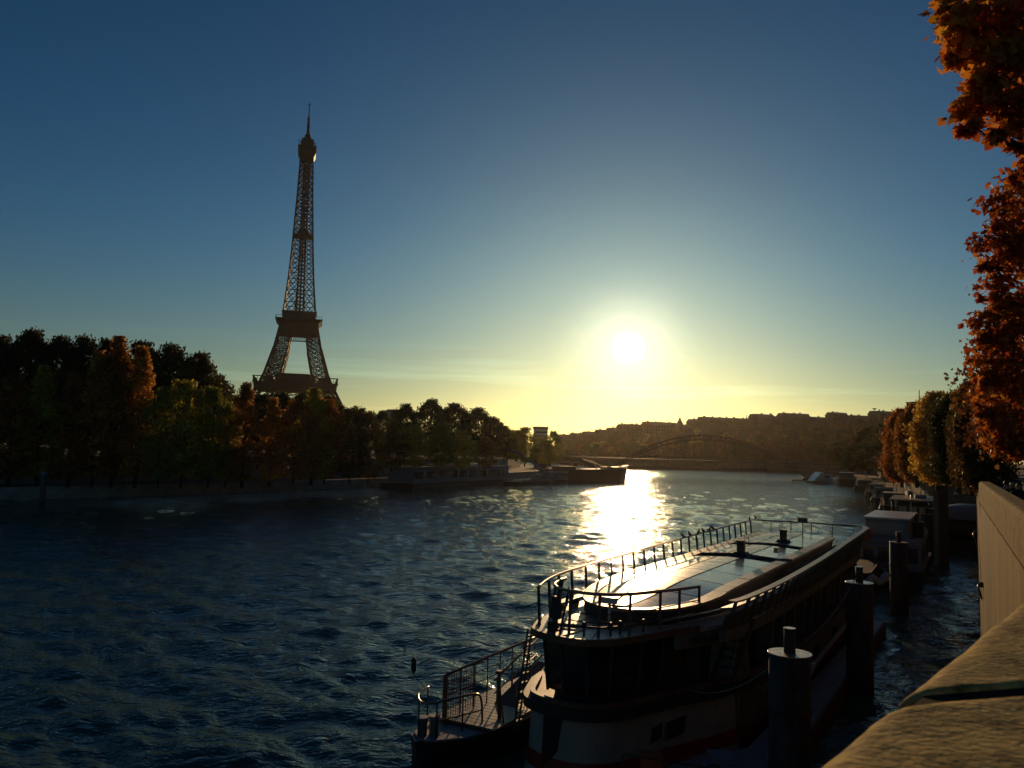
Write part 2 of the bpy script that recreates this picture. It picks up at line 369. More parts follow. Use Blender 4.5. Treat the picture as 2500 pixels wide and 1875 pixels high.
# low quay on the right beyond the near wall, where the moored barges lie
lowq = [on_wall(120, 0), on_wall(150, 9), Vector((86, 180, 0)), Vector((103, 238, 0)), Vector((131, 304, 0)), Vector((157, 354, 0)), Vector((176, 432, 0)), Vector((180, 500, 0)), Vector((168, 545, 0)), Vector((73, 531, 0)), Vector((35, 620, 0)), Vector((10, 800, 0))]
g_ = G(); g_.sweep(lowq, [(0, 1.7), (-12, 1.7), (-12, -3), (.2, -3)]); g_.build('right_low_quay', 'quay_paving', kind='structure')
# pavement and road of the upper right bank beside the camera
g_ = G(); prof = [(-30, 8.15), (4, 8.15), (19, 7.5), (80, 7.4), (168, 6.42)]
def slope_strip(o0, o1, up_, name, m_):
    V = [on_wall(s_, o_, z + up_) for s_, z in prof for o_ in (o0, o1)] + [on_wall(s_, o_, 5.0) for s_, z in prof for o_ in (o0, o1)]; k = len(prof) * 2
    F = [(2 * i, 2 * i + 2, 2 * i + 3, 2 * i + 1) for i in range(len(prof) - 1)] + [(2 * i, k + 2 * i, k + 2 * i + 2, 2 * i + 2) for i in range(len(prof) - 1)]
    G().add(V, [f[::-1] for f in F]).build(name, m_, kind='structure')
slope_strip(-.4, -60, 0, 'right_bank_pavement', 'paving')
slope_strip(-9, -22, .006, 'right_bank_road', 'asphalt')

# ------------------------------------------------------------------ parapet wall beside the camera
pw = empty('parapet_wall', BEND, 0, 'long sand-coloured stone river wall with thick weathered coping, running beside the water at right', 'wall')
def W3(s_, off, z): q = on_wall(s_, off, z) - BEND; return q
# far section, vertical face down to the water
g_ = G(); 
def wallbox(g_, s0, s1, o0, o1, z0, z1):
    poly = [W3(s0, o1, 0), W3(s1, o1, 0), W3(s1, o0, 0), W3(s0, o0, 0)]
    g_.prism([(q.x, q.y) for q in poly], z0, z1)
wallbox(g_, .0, WLEN, -.62, 0, -3, 8.90); g_.build('wall_face', 'wall_render', pw)
g_ = G(); wallbox(g_, 0.0, WLEN, -.60, -.05, 8.90, 8.98); g_.build('groove', 'mortar', pw)
ss = 0.0
blocks = [2.2, 2.5, 2.4, 2.6, 2.4, 2.5, 2.5, 2.5]
for i, L_ in enumerate(blocks):
    g_ = G(); e = .012
    s0, s1 = ss + e, min(WLEN, ss + L_ - e); ss += L_
    pr = [(.03, 8.98), (.03, 9.44), (0, 9.49), (-.03, 9.5), (-.21, 9.5), (-.26, 9.44), (-.26, 8.98)]
    # chamfered block
    A0 = [W3(s0, a, b) for a, b in pr]; A1 = [W3(s1, a, b) for a, b in pr]
    k = len(pr); g_.add(A0 + A1, [tuple(range(k)), tuple(range(2 * k - 1, k - 1, -1))] + [(i_, k + i_, k + (i_ + 1) % k, (i_ + 1) % k) for i_ in range(k)])
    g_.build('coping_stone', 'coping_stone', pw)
g_ = G(); wallbox(g_, WLEN, 168, -.62, -.02, -3, 8.3); g_.build('far_wall_face', 'wall_render', pw)
# near section turning to the right of the bend: heading 39.4 degrees, passes below the camera
H2 = math.radians(39.4); d2 = Vector((math.sin(H2), math.cos(H2), 0)); n2_ = Vector((-d2.y, d2.x, 0))
def N3(s_, off, z): q = d2 * s_ + n2_ * off; return Vector((q.x, q.y, z))
g_ = G(); g_.prism([(q.x, q.y) for q in (N3(-14, -.02, 0), N3(0, -.02, 0), N3(0, -.75, 0), N3(-14, -.75, 0))], -3, 8.7); g_.build('near_wall_face', 'wall_render', pw)
J0, J1 = at(2215, 1703, z=9.5) - BEND, at(2600, 1672, z=9.5) - BEND     # the open joint, slanting across the coping
def coord2(q): return q.dot(d2), q.dot(n2_)
j0, j1 = coord2(Vector((J0.x, J0.y, 0))), coord2(Vector((J1.x, J1.y, 0)))
jm = (j1[0] - j0[0]) / (j1[1] - j0[1])
def joint_s(off): return j0[0] + jm * (off - j0[1])
def near_block(sa, sb, name='coping_stone'):
    """sa, sb: functions giving the end position for an offset; a weathered, slightly uneven top"""
    no_, ns_ = 22, 44; V = []; 
    offs = .04 - .79 * (.5 - .5 * np.cos(np.pi * np.linspace(0, 1, no_)))
    for j, of in enumerate(offs):
        a, b = sa(of), sb(of)
        for i in range(ns_):
            t = .5 - .5 * math.cos(math.pi * i / (ns_ - 1)); t = t + .0 ; e = min(t, 1 - t) * abs(b - a); e2 = min(.04 - of, of + .75)
            s_ = a + (b - a) * t
            h = 9.5 - .012 * math.exp(-e / .010) - .03 * math.exp(-e2 / .02)
            h += .003 * math.sin(s_ * 9 + of * 5) * math.sin(of * 13 + s_ * 2) + .0012 * rnd.uniform(-1, 1)
            q = N3(s_, of, h); V.append(q)
    F = [(j * ns_ + i, j * ns_ + i + 1, (j + 1) * ns_ + i + 1, (j + 1) * ns_ + i) for j in range(no_ - 1) for i in range(ns_ - 1)]
    g_ = G(); g_.add(V, [f[::-1] for f in F], True)
    rim = [i for i in range(ns_)] + [j * ns_ + ns_ - 1 for j in range(1, no_)] + [(no_ - 1) * ns_ + i for i in range(ns_ - 2, -1, -1)] + [j * ns_ for j in range(no_ - 2, 0, -1)]
    RV = [V[i] for i in rim]; k = len(RV)
    g_.add(RV + [Vector((q.x, q.y, 8.70)) for q in RV], [(i, k + i, k + (i + 1) % k, (i + 1) % k) for i in range(k)])
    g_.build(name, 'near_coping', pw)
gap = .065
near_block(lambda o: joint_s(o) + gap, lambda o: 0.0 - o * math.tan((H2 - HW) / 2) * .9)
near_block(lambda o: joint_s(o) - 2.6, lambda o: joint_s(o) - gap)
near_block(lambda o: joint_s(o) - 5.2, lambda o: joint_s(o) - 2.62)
g_ = G(); g_.prism([(q.x, q.y) for q in (N3(-14, 0, 0), N3(-.05, 0, 0), N3(-.05, -.71, 0), N3(-14, -.71, 0))], 8.7, 9.4885); g_.build('mortar_bed', 'mortar', pw)
# iron mooring rings on the wall
rg = None
for px, py in ((2401, 1430), (2387, 1303)):
    # find the place on the wall plane seen at that pixel
    ray = at(px, py, d=10) - Vector((0, 0, CAMZ)); t = (BEND - Vector((0, 0, 0))).dot(wnor) / ray.dot(wnor)
    q = Vector((0, 0, CAMZ)) + ray * t
    r_ = empty('mooring_ring', q + wnor * .02, math.atan2(wdir.y, wdir.x), 'dark iron mooring ring hanging on the river wall, ' + ('nearer and larger one' if rg is None else 'farther and smaller one'), 'mooring ring', 'iron mooring rings on the river wall')
    R0 = .16
    G().tube([(R0 * math.cos(a), -.06 - .04 * math.sin(a), R0 * math.sin(a) - R0) for a in [k * math.pi / 8 for k in range(17)]], .022, 6, False).build('ring', 'rail_dark', r_)
    G().box((0, -.03, .02), (.09, .1, .12)).build('staple', 'rail_dark', r_)
    for c_ in r_.children: pass
    r_.rotation_euler = (0, 0, math.atan2(-wdir.y, -wdir.x)) ; rg = r_

# ------------------------------------------------------------------ the lattice tower
TB = Vector((-197.5, 756, 6)); TR = math.radians(-14 + 14.6)
tw = empty('lattice_tower', TB, TR + math.radians(13), 'tall tapering wrought-iron lattice tower rising behind the left bank trees', 'tower')
TH = [0, 30, 57.6, 63, 90, 108, 120, 150, 180, 196, 230, 271]
THW = [62.4, 45, 31.2, 28.6, 20.8, 17.2, 14.6, 11.6, 9.6, 8.8, 7.1, 5.6]       # outer half width
TLW = [25, 19.5, 15, 14.5, 12.4, 11.2, 10.0, 8.6, 7.9, 7.4, 7.1, 5.6]     # width of one leg
def hw(z): return float(np.interp(z, TH, THW))
def lw(z): return float(np.interp(z, TH, TLW))
def leg_pts(z, sx, sy):
    a = hw(z); b = a - lw(z)
    return [Vector((sx * p_, sy * q_, z)) for p_, q_ in ((a, a), (b, a), (b, b), (a, b))]
for sx in (-1, 1):
    for sy in (-1, 1):
        g_ = G()
        levels = [0, 11, 22, 33, 44, 57.6, 66, 74, 82, 90, 98, 106, 115.7]
        for z0, z1 in zip(levels, levels[1:]):
            A_, B_ = leg_pts(z0, sx, sy), leg_pts(z1, sx, sy)
            for i in range(4):
                g_.beam(A_[i], B_[i], 1.25 if z0 < 57 else 1.0)
                j = (i + 1) % 4
                g_.beam(A_[i], B_[j], .62); g_.beam(A_[j], B_[i], .62); g_.beam(B_[i], B_[j], .6)
                mA, mB = (A_[i] + A_[j]) / 2, (B_[i] + B_[j]) / 2
                g_.beam(mA, (A_[i] + B_[i]) / 2, .45); g_.beam(mA, (A_[j] + B_[j]) / 2, .45)
                g_.beam(mB, (A_[i] + B_[i]) / 2, .45); g_.beam(mB, (A_[j] + B_[j]) / 2, .45)
        g_.build('leg', 'iron', tw)
# upper shaft
g_ = G(); z = 120.0; st = [z]
while z < 268: z += max(5.0, hw(z) * .86); st.append(min(z, 271))
for z0, z1 in zip(st, st[1:]):
    for sx in (-1, 1):
        for sy in (-1, 1):
            A_, B_ = leg_pts(z0, sx, sy), leg_pts(z1, sx, sy)
            for i in range(4): g_.beam(A_[i], B_[i], 1.25 if i == 0 else .6)
            for i in (0, 3):
                j = (i + 1) % 4
                g_.beam(A_[i], B_[j], .7); g_.beam(A_[j], B_[i], .7); g_.beam(B_[i], B_[j], .7)
    a0, a1 = hw(z0), hw(z1); b0, b1 = a0 - lw(z0), a1 - lw(z1)
    if b0 > .6:
        for s_ in (-1, 1):
            g_.beam((-b0, s_ * a0, z0), (b1, s_ * a1, z1), .4); g_.beam((b0, s_ * a0, z0), (-b1, s_ * a1, z1), .4)
            g_.beam((s_ * a0, -b0, z0), (s_ * a1, b1, z1), .4); g_.beam((s_ * a0, b0, z0), (s_ * a1, -b1, z1), .4)
g_.build('upper_shaft', 'iron', tw)
g_ = G()
for x, y in ((-3.0, -3.0), (3.0, -3.0), (3.0, 3.0), (-3.0, 3.0), (0, -3.6), (0, 3.6)): g_.beam((x, y, 118), (x * .7, y * .7, 271), 1.3)
for z in np.arange(122, 268, 3.4): g_.box((0, 0, z), (6.6 - z * .008, 6.6 - z * .008, .5)); g_.beam((-3, -3, z), (3, -3, z + 3.4), .5); g_.beam((3, 3, z), (3, -3, z + 3.4), .5)
g_.build('lift_shaft', 'iron', tw)
g_ = G(); g_.box((0, 0, 196.5), (2 * hw(196) + .6, 2 * hw(196) + .6, 1.2)); g_.box((0, 0, 199), (10, 10, 4)); g_.build('middle_landing', 'iron', tw)
# first platform
fp = G(); fp.prism([(-35.3, -35.3), (35.3, -35.3), (35.3, 35.3), (-35.3, 35.3)], 52.5, 57.2); fp.prism([(-36.4, -36.4), (36.4, -36.4), (36.4, 36.4), (-36.4, 36.4)], 57.2, 58.1)
fp = fp.build('first_platform', 'iron', tw)
g_ = G()
for k in range(23):
    t = -35.6 + k * 71.2 / 22
    for s_ in (-1, 1): g_.beam((t, s_ * 35.9, 58.1), (t, s_ * 35.9, 62.2), .35); g_.beam((s_ * 35.9, t, 58.1), (s_ * 35.9, t, 62.2), .35)
for s_ in (-1, 1):
    g_.box((0, s_ * 35.7, 62.5), (72.4, 1.6, .7)); g_.box((s_ * 35.7, 0, 62.5), (1.6, 69, .7)); g_.box((0, s_ * 35.9, 59.2), (71, .12, .12)); g_.box((s_ * 35.9, 0, 59.2), (.12, 71, .12))
g_.build('gallery', 'iron', fp)
for s_ in (-1, 1):
    G().box((2 * s_, s_ * 24, 62.0), (30, 9, 7.6)).box((2 * s_, s_ * 24, 66.0), (26, 7, .6)).build('pavilion', 'iron', fp)
G().box((-24, 0, 61.4), (9, 27, 6.4)).build('pavilion', 'iron', fp); G().box((24, 0, 61.4), (9, 27, 6.4)).build('pavilion', 'iron', fp)
for q in range(4):   # the four arches below the first platform
    g_ = G(); R = Matrix.Rotation(q * math.pi / 2, 3, 'Z'); pr = None
    for k in range(25):
        a = math.pi * k / 24; o_ = Vector((-37 * math.cos(a), 36.5 + 8 * (1 - math.sin(a)), 11 + 40 * math.sin(a))); i_ = Vector((-34 * math.cos(a), o_.y, 11 + 36 * math.sin(a)))
        o_, i_ = R @ o_, R @ i_
        if pr: g_.beam(pr[0], o_, .8); g_.beam(pr[1], i_, .8); g_.beam(pr[0], i_, .4)
        pr = (o_, i_)
    g_.build('arch', 'iron', tw)
# second platform
sp = G(); a = 20.2
sp.prism([(-17.2, -17.2), (17.2, -17.2), (17.2, 17.2), (-17.2, 17.2)], 104.5, 113.5); sp.prism([(-17.5, -17.5), (17.5, -17.5), (17.5, 17.5), (-17.5, 17.5)], 113.5, 116, [(-a, -a), (a, -a), (a, a), (-a, a)])
sp.box((0, 0, 116.4), (2 * a + .8, 2 * a + .8, .8)); sp = sp.build('second_platform', 'iron', tw)
g_ = G()
for k in range(19):
    t = -a + k * 2 * a / 18
    for s_ in (-1, 1): g_.beam((t, s_ * a, 116.8), (t, s_ * a, 118.9), .22); g_.beam((s_ * a, t, 116.8), (s_ * a, t, 118.9), .22)
for s_ in (-1, 1): g_.box((0, s_ * a, 119), (2 * a, .3, .3)); g_.box((s_ * a, 0, 119), (.3, 2 * a, .3))
g_.build('railing', 'iron', sp)
G().box((0, 0, 120.2), (29.5, 29.5, 6.6)).box((0, 0, 123.9), (31, 31, .8)).build('pavilion', 'iron', sp)
g_ = G()   # lattice girder between the legs under the second platform
for s_ in (-1, 1):
    for z0 in (100.5, 104.5): g_.box((0, s_ * 17.6, z0), (26, .7, .8)); g_.box((s_ * 17.6, 0, z0), (.7, 26, .8))
    for k in range(-6, 6):
        g_.beam((k * 1.9, s_ * 17.6, 100.5), (k * 1.9 + 1.9, s_ * 17.6, 104.5), .45); g_.beam((k * 1.9 + 1.9, s_ * 17.6, 100.5), (k * 1.9, s_ * 17.6, 104.5), .45)
g_.build('girder', 'iron', sp)
# summit
sm = G(); sm.prism([(-5.4, -5.4), (5.4, -5.4), (5.4, 5.4), (-5.4, 5.4)], 268, 274, [(-7.9, -7.9), (7.9, -7.9), (7.9, 7.9), (-7.9, 7.9)])
sm.box((0, 0, 277), (16.2, 16.2, 5.8)); sm.box((0, 0, 280.2), (17, 17, .7)); sm.box((0, 0, 282.6), (12, 12, 4.4)); sm.box((0, 0, 285), (13, 13, .5)); sm.prism([(-5, -5), (5, -5), (5, 5), (-5, 5)], 285, 291, [(-2.6, -2.6), (2.6, -2.6), (2.6, 2.6), (-2.6, 2.6)])
sm.lathe([(2.8, 291), (2.9, 293), (1.6, 294.5), (1.3, 299)], 10)
sm = sm.build('summit_cabin', 'iron', tw)
g_ = G()
for x, y, h in ((-7.6, -7.6, 6), (7.6, -7.6, 4), (7.6, 7.6, 5), (-5, 5, 5), (3, -6, 4), (-2.5, -6, 3.4), (5.5, 1, 4.2), (-5.8, 0, 3.8)): G().beam((x, y, 280), (x, y, 280 + h), .5).build('aerial', 'iron', sm)
for x, y, z in ((4.8, -4.6, 287), (-4.6, -4.8, 287.4), (4.4, 4.6, 286.6), (-3.2, 3, 289)): G().box((x, y, z), (1.5, 1.5, 2.2)).build('aerial_drum', 'iron', sm)
g_ = G(); g_.lathe([(1.3, 299), (1.2, 304), (.75, 304.2), (.7, 312), (.42, 312.2), (.4, 323)], 8)
for z in (300.5, 302, 303.5, 306, 308, 310): g_.box((0, 0, z), (2.6, 2.6, .45), z)
g_.box((0, 0, 322.8), (3.4, .5, .7)); g_.box((0, 0, 322.8), (.5, 3.4, .7)); g_.box((0, 0, 324), (.5, .5, 2))
g_.build('antenna_mast', 'iron', tw)

# ------------------------------------------------------------------ trees
def crown_mesh(seed, n, leaf, prof, rx, H, clump, per=42, ragged=1.0, fill=.45):
    """many small leaves in clumps through the crown; prof(t) = radius share at height share t"""
    rs = np.random.RandomState(seed); K = max(6, n // per)
    t = rs.rand(K); th = rs.rand(K) * 2 * np.pi; rad = (fill + (1 - fill) * rs.rand(K) ** .5)
    base = np.array([prof(q) for q in t]) * rx * rad * (1 + .12 * np.sin(3 * th + seed + 5 * t) + .16 * np.clip(rs.randn(K), -1.5, 1.8) * ragged)
    C = np.stack([base * np.cos(th), base * np.sin(th), t * H], 1)
    csz = clump * (.6 + .8 * rs.rand(K))
    P = np.repeat(C, per, 0) + 1.25 * np.tanh(rs.randn(K * per, 3) / 1.1) * np.repeat(csz, per)[:, None] * np.array([.5, .5, .42]); N = len(P)
    d = rs.randn(N, 3); d /= np.linalg.norm(d, axis=1)[:, None]; e = np.cross(d, rs.randn(N, 3)); e /= np.linalg.norm(e, axis=1)[:, None]
    sz = (leaf * (.6 + .8 * rs.rand(N)))[:, None]
    V = np.stack([P - d * sz * .5, P + e * sz * .34, P + d * sz * .5, P - e * sz * .34], 1).reshape(-1, 3)
    return V, np.arange(len(V)).reshape(-1, 4)
def trunk_mesh(seed, H, r, spread, nl=6, top=1.0):
    r_ = random.Random(seed); g_ = G()
    pts = [(r_.uniform(-.1, .1) * i, r_.uniform(-.1, .1) * i, H * top * i / 5) for i in range(6)]
    g_.tube(pts, [r * (1 - .14 * i) for i in range(6)], 7)
    for k in range(nl):
        a = k * 2.4 + r_.random(); z0 = H * top * r_.uniform(.35, .8); L_ = spread * r_.uniform(.6, 1)
        q = [(pts[2][0], pts[2][1], z0), (math.cos(a) * L_ * .45, math.sin(a) * L_ * .45, z0 + L_ * .5), (math.cos(a) * L_ * .8, math.sin(a) * L_ * .8, z0 + L_ * 1.2)]
        g_.tube(q, [r * .45, r * .28, r * .08], 5)
    return g_
PROTO = {}
def broad(t): return max(.1, 1 - abs(2 * t - .9) ** 2.6) ** .6
def poplar(t): return (.62 + .38 * math.sin(min(1, t * 1.3) * math.pi)) * (1 if t < .55 else max(.05, (1 - t) / .45) ** .7)
def column(t): return (min(1, (t + .02) / .16) ** .5) * (1 if t < .5 else max(.06, 1 - ((t - .5) / .5) ** 2.6 * .94) ** .8)
KINDS = {  # name: (leaves, leaf size, profile, radius, crown height, crown base, clump, trunk radius, fill)
    'plane_tree': (15000, .52, broad, 6.5, 14.5, 2.5, 1.7, .42, .4),
    'poplar_tree': (11000, .36, poplar, 2.9, 18.6, 1.8, .95, .26, .25),
    'small_tree': (8500, .32, broad, 3.6, 8.8, 1.4, 1.0, .18, .3),
    'trimmed_tree': (22000, .25, column, 2.2, 7.6, 1.0, .95, .26, .45),
    'hill_tree': (1500, 1.0, broad, 6, 10, 2, 2.2, .4, .3),
}
def tree_proto(kind, var):
    k = (kind, var)
    if k in PROTO: return PROTO[k]
    n, lf, prof, rx, H, z0, cl, tr, fill = KINDS[kind]
    V, F = crown_mesh(var * 17 + len(kind), n, lf, prof, rx, H, cl, fill=fill)
    V = V + np.array([0, 0, z0])
    c = np_mesh('crown', V, F, 'foliage'); t = trunk_mesh(var, z0 + H * .5, tr, rx * .8).build('trunk', 'bark')
    PROTO[k] = (c.data, t.data)
    bpy.data.objects.remove(c); bpy.data.objects.remove(t)
    return PROTO[k]
def tree(kind, var, loc, label, group, sxy=1, sz=1, rot=0, color=(.06, .05, .015)):
    cm, tm = tree_proto(kind, var)
    r_ = empty(kind, loc, rot, label, 'tree', group)
    for nm, me in (('trunk', tm), ('crown', cm)):
        o = bpy.data.objects.new(nm, me); COL.objects.link(o); o.parent = r_; o.scale = (sxy, sxy, sz); o.color = (*color, 1)
    return r_
def tree_px(kind, var, px, ytop, d, zbase, wpx, label, group, color):
    """a tree d metres ahead whose crown is wpx wide and tops out at ytop"""
    n, lf, prof, rx, H, z0, cl, tr, fill = KINDS[kind]
    q = at(px, ytop, d=d); w_ = wpx / 2020 * d / 2
    return tree(kind, var, (q.x, q.y, zbase), label, group, w_ / (rx * 1.12), (q.z - zbase) / (z0 + H * 1.05), rnd.random() * 6, color)
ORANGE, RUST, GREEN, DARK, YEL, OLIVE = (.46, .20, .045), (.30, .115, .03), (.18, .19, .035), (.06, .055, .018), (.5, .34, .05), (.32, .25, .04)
# back row, street level of the left bank
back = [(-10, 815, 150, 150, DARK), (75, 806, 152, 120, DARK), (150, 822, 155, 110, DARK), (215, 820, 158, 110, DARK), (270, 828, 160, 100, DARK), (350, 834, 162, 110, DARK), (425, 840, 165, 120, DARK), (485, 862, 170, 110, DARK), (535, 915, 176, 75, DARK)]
posn = ['leftmost, cut by the picture edge', 'second from the left', 'third from the left', 'left of the tall ragged poplar', 'directly behind the tall ragged poplar', 'just right of the tall ragged poplar', 'with the highest rounded top right of the poplars', 'sloping down towards the tower', 'last and lowest before the gap at the tower']
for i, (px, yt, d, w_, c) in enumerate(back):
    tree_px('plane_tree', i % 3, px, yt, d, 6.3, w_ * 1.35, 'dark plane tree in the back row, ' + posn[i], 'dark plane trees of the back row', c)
front = [('poplar_tree', 40, 905, 134, 130, RUST, 'brown bushy poplar at the far left edge above the railing'),
         ('poplar_tree', 110, 880, 136, 100, OLIVE, 'dull olive poplar beside the left edge poplar'),
         ('poplar_tree', 185, 905, 138, 95, RUST, 'short rust-coloured poplar in front of the dark row'),
         ('poplar_tree', 245, 850, 139, 95, ORANGE, 'orange-brown poplar left of the tallest ragged poplar'),
         ('poplar_tree', 295, 806, 140, 110, (.28, .10, .02), 'tallest ragged poplar with thin twigs standing above the skyline'),
         ('poplar_tree', 350, 838, 141, 105, ORANGE, 'bright orange poplar just right of the tallest one'),
         ('small_tree', 400, 945, 140, 100, GREEN, 'low yellow-green tree under the orange poplar'),
         ('small_tree', 455, 930, 144, 140, OLIVE, 'broad olive green tree left of the pointed poplar'),
         ('small_tree', 520, 945, 147, 110, GREEN, 'dark green tree between the olive tree and pointed poplar'),
         ('poplar_tree', 603, 928, 150, 88, RUST, 'pointed rust poplar standing just left of the tower base'),
         ('small_tree', 560, 985, 150, 70, OLIVE, 'small olive tree at the foot of the pointed poplar'),
         ('poplar_tree', 668, 966, 156, 70, ORANGE, 'short orange poplar below the tower left leg'),
         ('small_tree', 725, 975, 160, 120, RUST, 'rusty round tree below the middle of the tower'),
         ('poplar_tree', 770, 938, 165, 100, OLIVE, 'ragged olive poplar overlapping the tower platform'),
         ('small_tree', 800, 975, 168, 100, RUST, 'reddish tree at the tower right foot'),
         ('small_tree', 860, 992, 172, 90, DARK, 'dark low tree right of the tower foot'),
         ('small_tree', 905, 1005, 178, 80, RUST, 'small reddish tree in the dip right of the tower')]
for i, (k, px, yt, d, w_, c, lab) in enumerate(front): tree_px(k, i % 3 + 3, px, yt, d, 1.9, w_ * 1.15, lab, 'autumn trees on the left low quay', c)
mid = [(830, 990, 230, 70, DARK, 'dark tree rising behind the reddish trees by the tower'), (880, 996, 236, 60, DARK, 'dark rounded tree behind the dip right of the tower'), (935, 1003, 240, 60, DARK, 'lower dark tree at the bottom of the dip'),
       (990, 985, 225, 70, DARK, 'dark tree with loose pointed top right of the dip'), (1052, 975, 228, 85, DARK, 'highest domed tree of the middle clump'), (1110, 985, 232, 100, DARK, 'broad dark dome right of the highest domed tree'),
       (1165, 995, 236, 90, (.05, .035, .015), 'brownish dark dome on the right of the clump'), (1205, 1020, 240, 75, (.06, .04, .02), 'lower brown tree ending the clump'), (1232, 1040, 250, 62, OLIVE, 'small tree at the right foot of the clump'), (1262, 1050, 262, 60, OLIVE, 'olive tree closing the gap before the green sunlit tree')]
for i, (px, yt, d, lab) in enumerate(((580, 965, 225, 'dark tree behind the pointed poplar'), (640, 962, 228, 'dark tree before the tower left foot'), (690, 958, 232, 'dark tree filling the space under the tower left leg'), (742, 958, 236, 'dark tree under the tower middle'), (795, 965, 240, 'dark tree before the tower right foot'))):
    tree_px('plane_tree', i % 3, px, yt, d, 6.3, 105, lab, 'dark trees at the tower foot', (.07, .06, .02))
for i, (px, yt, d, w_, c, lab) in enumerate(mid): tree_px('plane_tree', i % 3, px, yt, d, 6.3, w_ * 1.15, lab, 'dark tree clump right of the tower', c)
low = [(1010, 1035, 205, 90, OLIVE, 'olive tree standing before the middle clump on its left'), (1080, 1030, 210, 80, GREEN, 'green tree standing before the domed trees'), (1130, 1050, 214, 70, YEL, 'yellowish leafy tree before the broad dark dome'), (960, 1045, 200, 80, DARK, 'dark low tree left of the olive one'), (1185, 1065, 222, 70, RUST, 'rusty low tree near the crane boat'),
       (1283, 1042, 300, 75, GREEN, 'green sunlit tree left of the pale block building'), (1330, 1068, 320, 55, OLIVE, 'small tree in front of the pale block building'), (1352, 1052, 315, 50, GREEN, 'last green tree before the hazy hill')]
for i, (px, yt, d, w_, c, lab) in enumerate(low): tree_px('small_tree', i % 3, px, yt, d, 4, w_, lab, 'lower trees behind the moored barges', c)
# thin twigs above the tallest poplar
# right bank row beyond the big tree
right = [('trimmed_tree', 2402, 945, 52, 7.5, 130, (.10, .05, .015), 'dark rusty trimmed tree behind the big plane tree'),
         ('trimmed_tree', 2368, 930, 62, 7.5, 95, (.07, .05, .015), 'tall dark green trimmed tree right of the golden one'),
         ('trimmed_tree', 2335, 958, 68, 7.5, 120, DARK, 'dark trimmed tree merging with the golden tree'),
         ('trimmed_tree', 2287, 956, 74, 7.4, 118, (.52, .29, .055), 'golden orange trimmed tree lit along its river side'),
         ('trimmed_tree', 2236, 985, 92, 7.0, 88, RUST, 'dark rust trimmed tree left of the golden tree'),
         ('trimmed_tree', 2200, 998, 104, 6.6, 78, (.42, .14, .03), 'red-orange trimmed tree, last of the quay row'),
         ('small_tree', 2180, 1055, 125, 6.3, 50, RUST, 'small rust tree at the end of the quay row')]
for i, (k, px, yt, d, zb, w_, c, lab) in enumerate(right): tree_px(k, i % 3, px, yt, d, zb, w_, lab, 'autumn trees along the right quay', c)
# hillside trees below the ridge houses
hr = random.Random(5); hn = 0
HILLTREES = []
for row, (y0, d, x0, x1, step) in enumerate(((0, 620, 1372, 2200, 19), (0, 690, 1372, 2200, 21), (0, 760, 1372, 2200, 24), (0, 830, 1560, 2200, 27), (0, 585, 1780, 2190, 23))):
    px = x0
    while px < x1:
        p_ = px + hr.uniform(-8, 8); rr_i = 0 if row == 4 else row; top = np.interp(p_, [1380, 1500, 1700, 2000, 2200], [1092, 1086, 1081, 1076, 1070]) - rr_i * np.interp(p_, [1380, 1700, 2200], [6, 12, 15]) + (5 if row == 4 else 0) + hr.uniform(-5, 4)
        q = at(p_, top, d=d); zb = hill_z(q.x, q.y)
        if q.z - zb > 5: HILLTREES.append((row, p_, q, zb, d))
        px += step * hr.uniform(.8, 1.25)
tones = [('brown', (.085, .06, .024)), ('dark green', (.045, .055, .018)), ('golden', (.19, .14, .035)), ('rust', (.12, .06, .022))]
places = [(1380, 'under the left end of the ridge'), (1450, 'left of the sun glitter'), (1530, 'right behind the sun glitter'), (1600, 'under the long flat ridge block'), (1660, 'below the pointed turret'), (1720, 'behind the top of the bridge arch'), (1790, 'below the flat roofed middle blocks'), (1860, 'below the thin ridge mast'), (1930, 'below the longest raised block'), (2000, 'left of the bridge pier'), (2060, 'below the square tower block'), (2120, 'below the terraced end block'), (2180, 'just left of the last quay tree')]
rows_ = ['second row up', 'third row up', 'fourth row up', 'topmost row', 'lowest row at the water']; seen_ = {}
for row, p_, q, zb, d in HILLTREES:
    tn, c = tones[hr.choice([0, 0, 1, 1, 2, 3])]; place = min(places, key=lambda t: abs(t[0] - p_))[1]; key_ = (tn, place, row); seen_[key_] = seen_.get(key_, 0) + 1; nth = ['', 'next ', 'further '][min(2, seen_[key_] - 1)]; rw_ = rows_[row]
    sc = (q.z - zb) / 12.6; sx = min(1.6, max(.8, sc)) * hr.uniform(.85, 1.1)
    tree('hill_tree', hr.randrange(4), (q.x, q.y, zb - .5), '%s%s slope tree %s, %s' % (nth, tn, place, rw_), 'trees on the far slope', sx, sc, hr.random() * 6, c)
for i, (px, y0, d) in enumerate(((2120, 1035, 330), (2160, 1030, 300), (2185, 1022, 260), (2090, 1060, 380), (2140, 1070, 280), (2050, 1075, 420), (2080, 1082, 235), (2120, 1080, 215), (2155, 1075, 200), (2190, 1072, 190), (2215, 1085, 170), (2170, 1090, 240))):
    q = at(px, y0, d=d); tree('plane_tree', i % 3, (q.x, q.y, 6.3), ['dark tree low behind the last quay tree', 'dark tree beside the red-orange quay tree', 'brown tree just left of the trimmed row', 'brown tree above the moored barges', 'low tree above the white boat', 'dark tree left above the twin lamp', 'dark tree over the farthest of the three barges', 'brown tree over the middle barge', 'brown tree over the nearest barge', 'brown tree under the red-orange quay tree', 'dark tree behind the quay lanterns', 'dark tree between barges and quay lanterns'][i], 'trees between the slope and the right quay', 1.0, (q.z - 6.3) / 18.6, i, tones[i % 2][1])

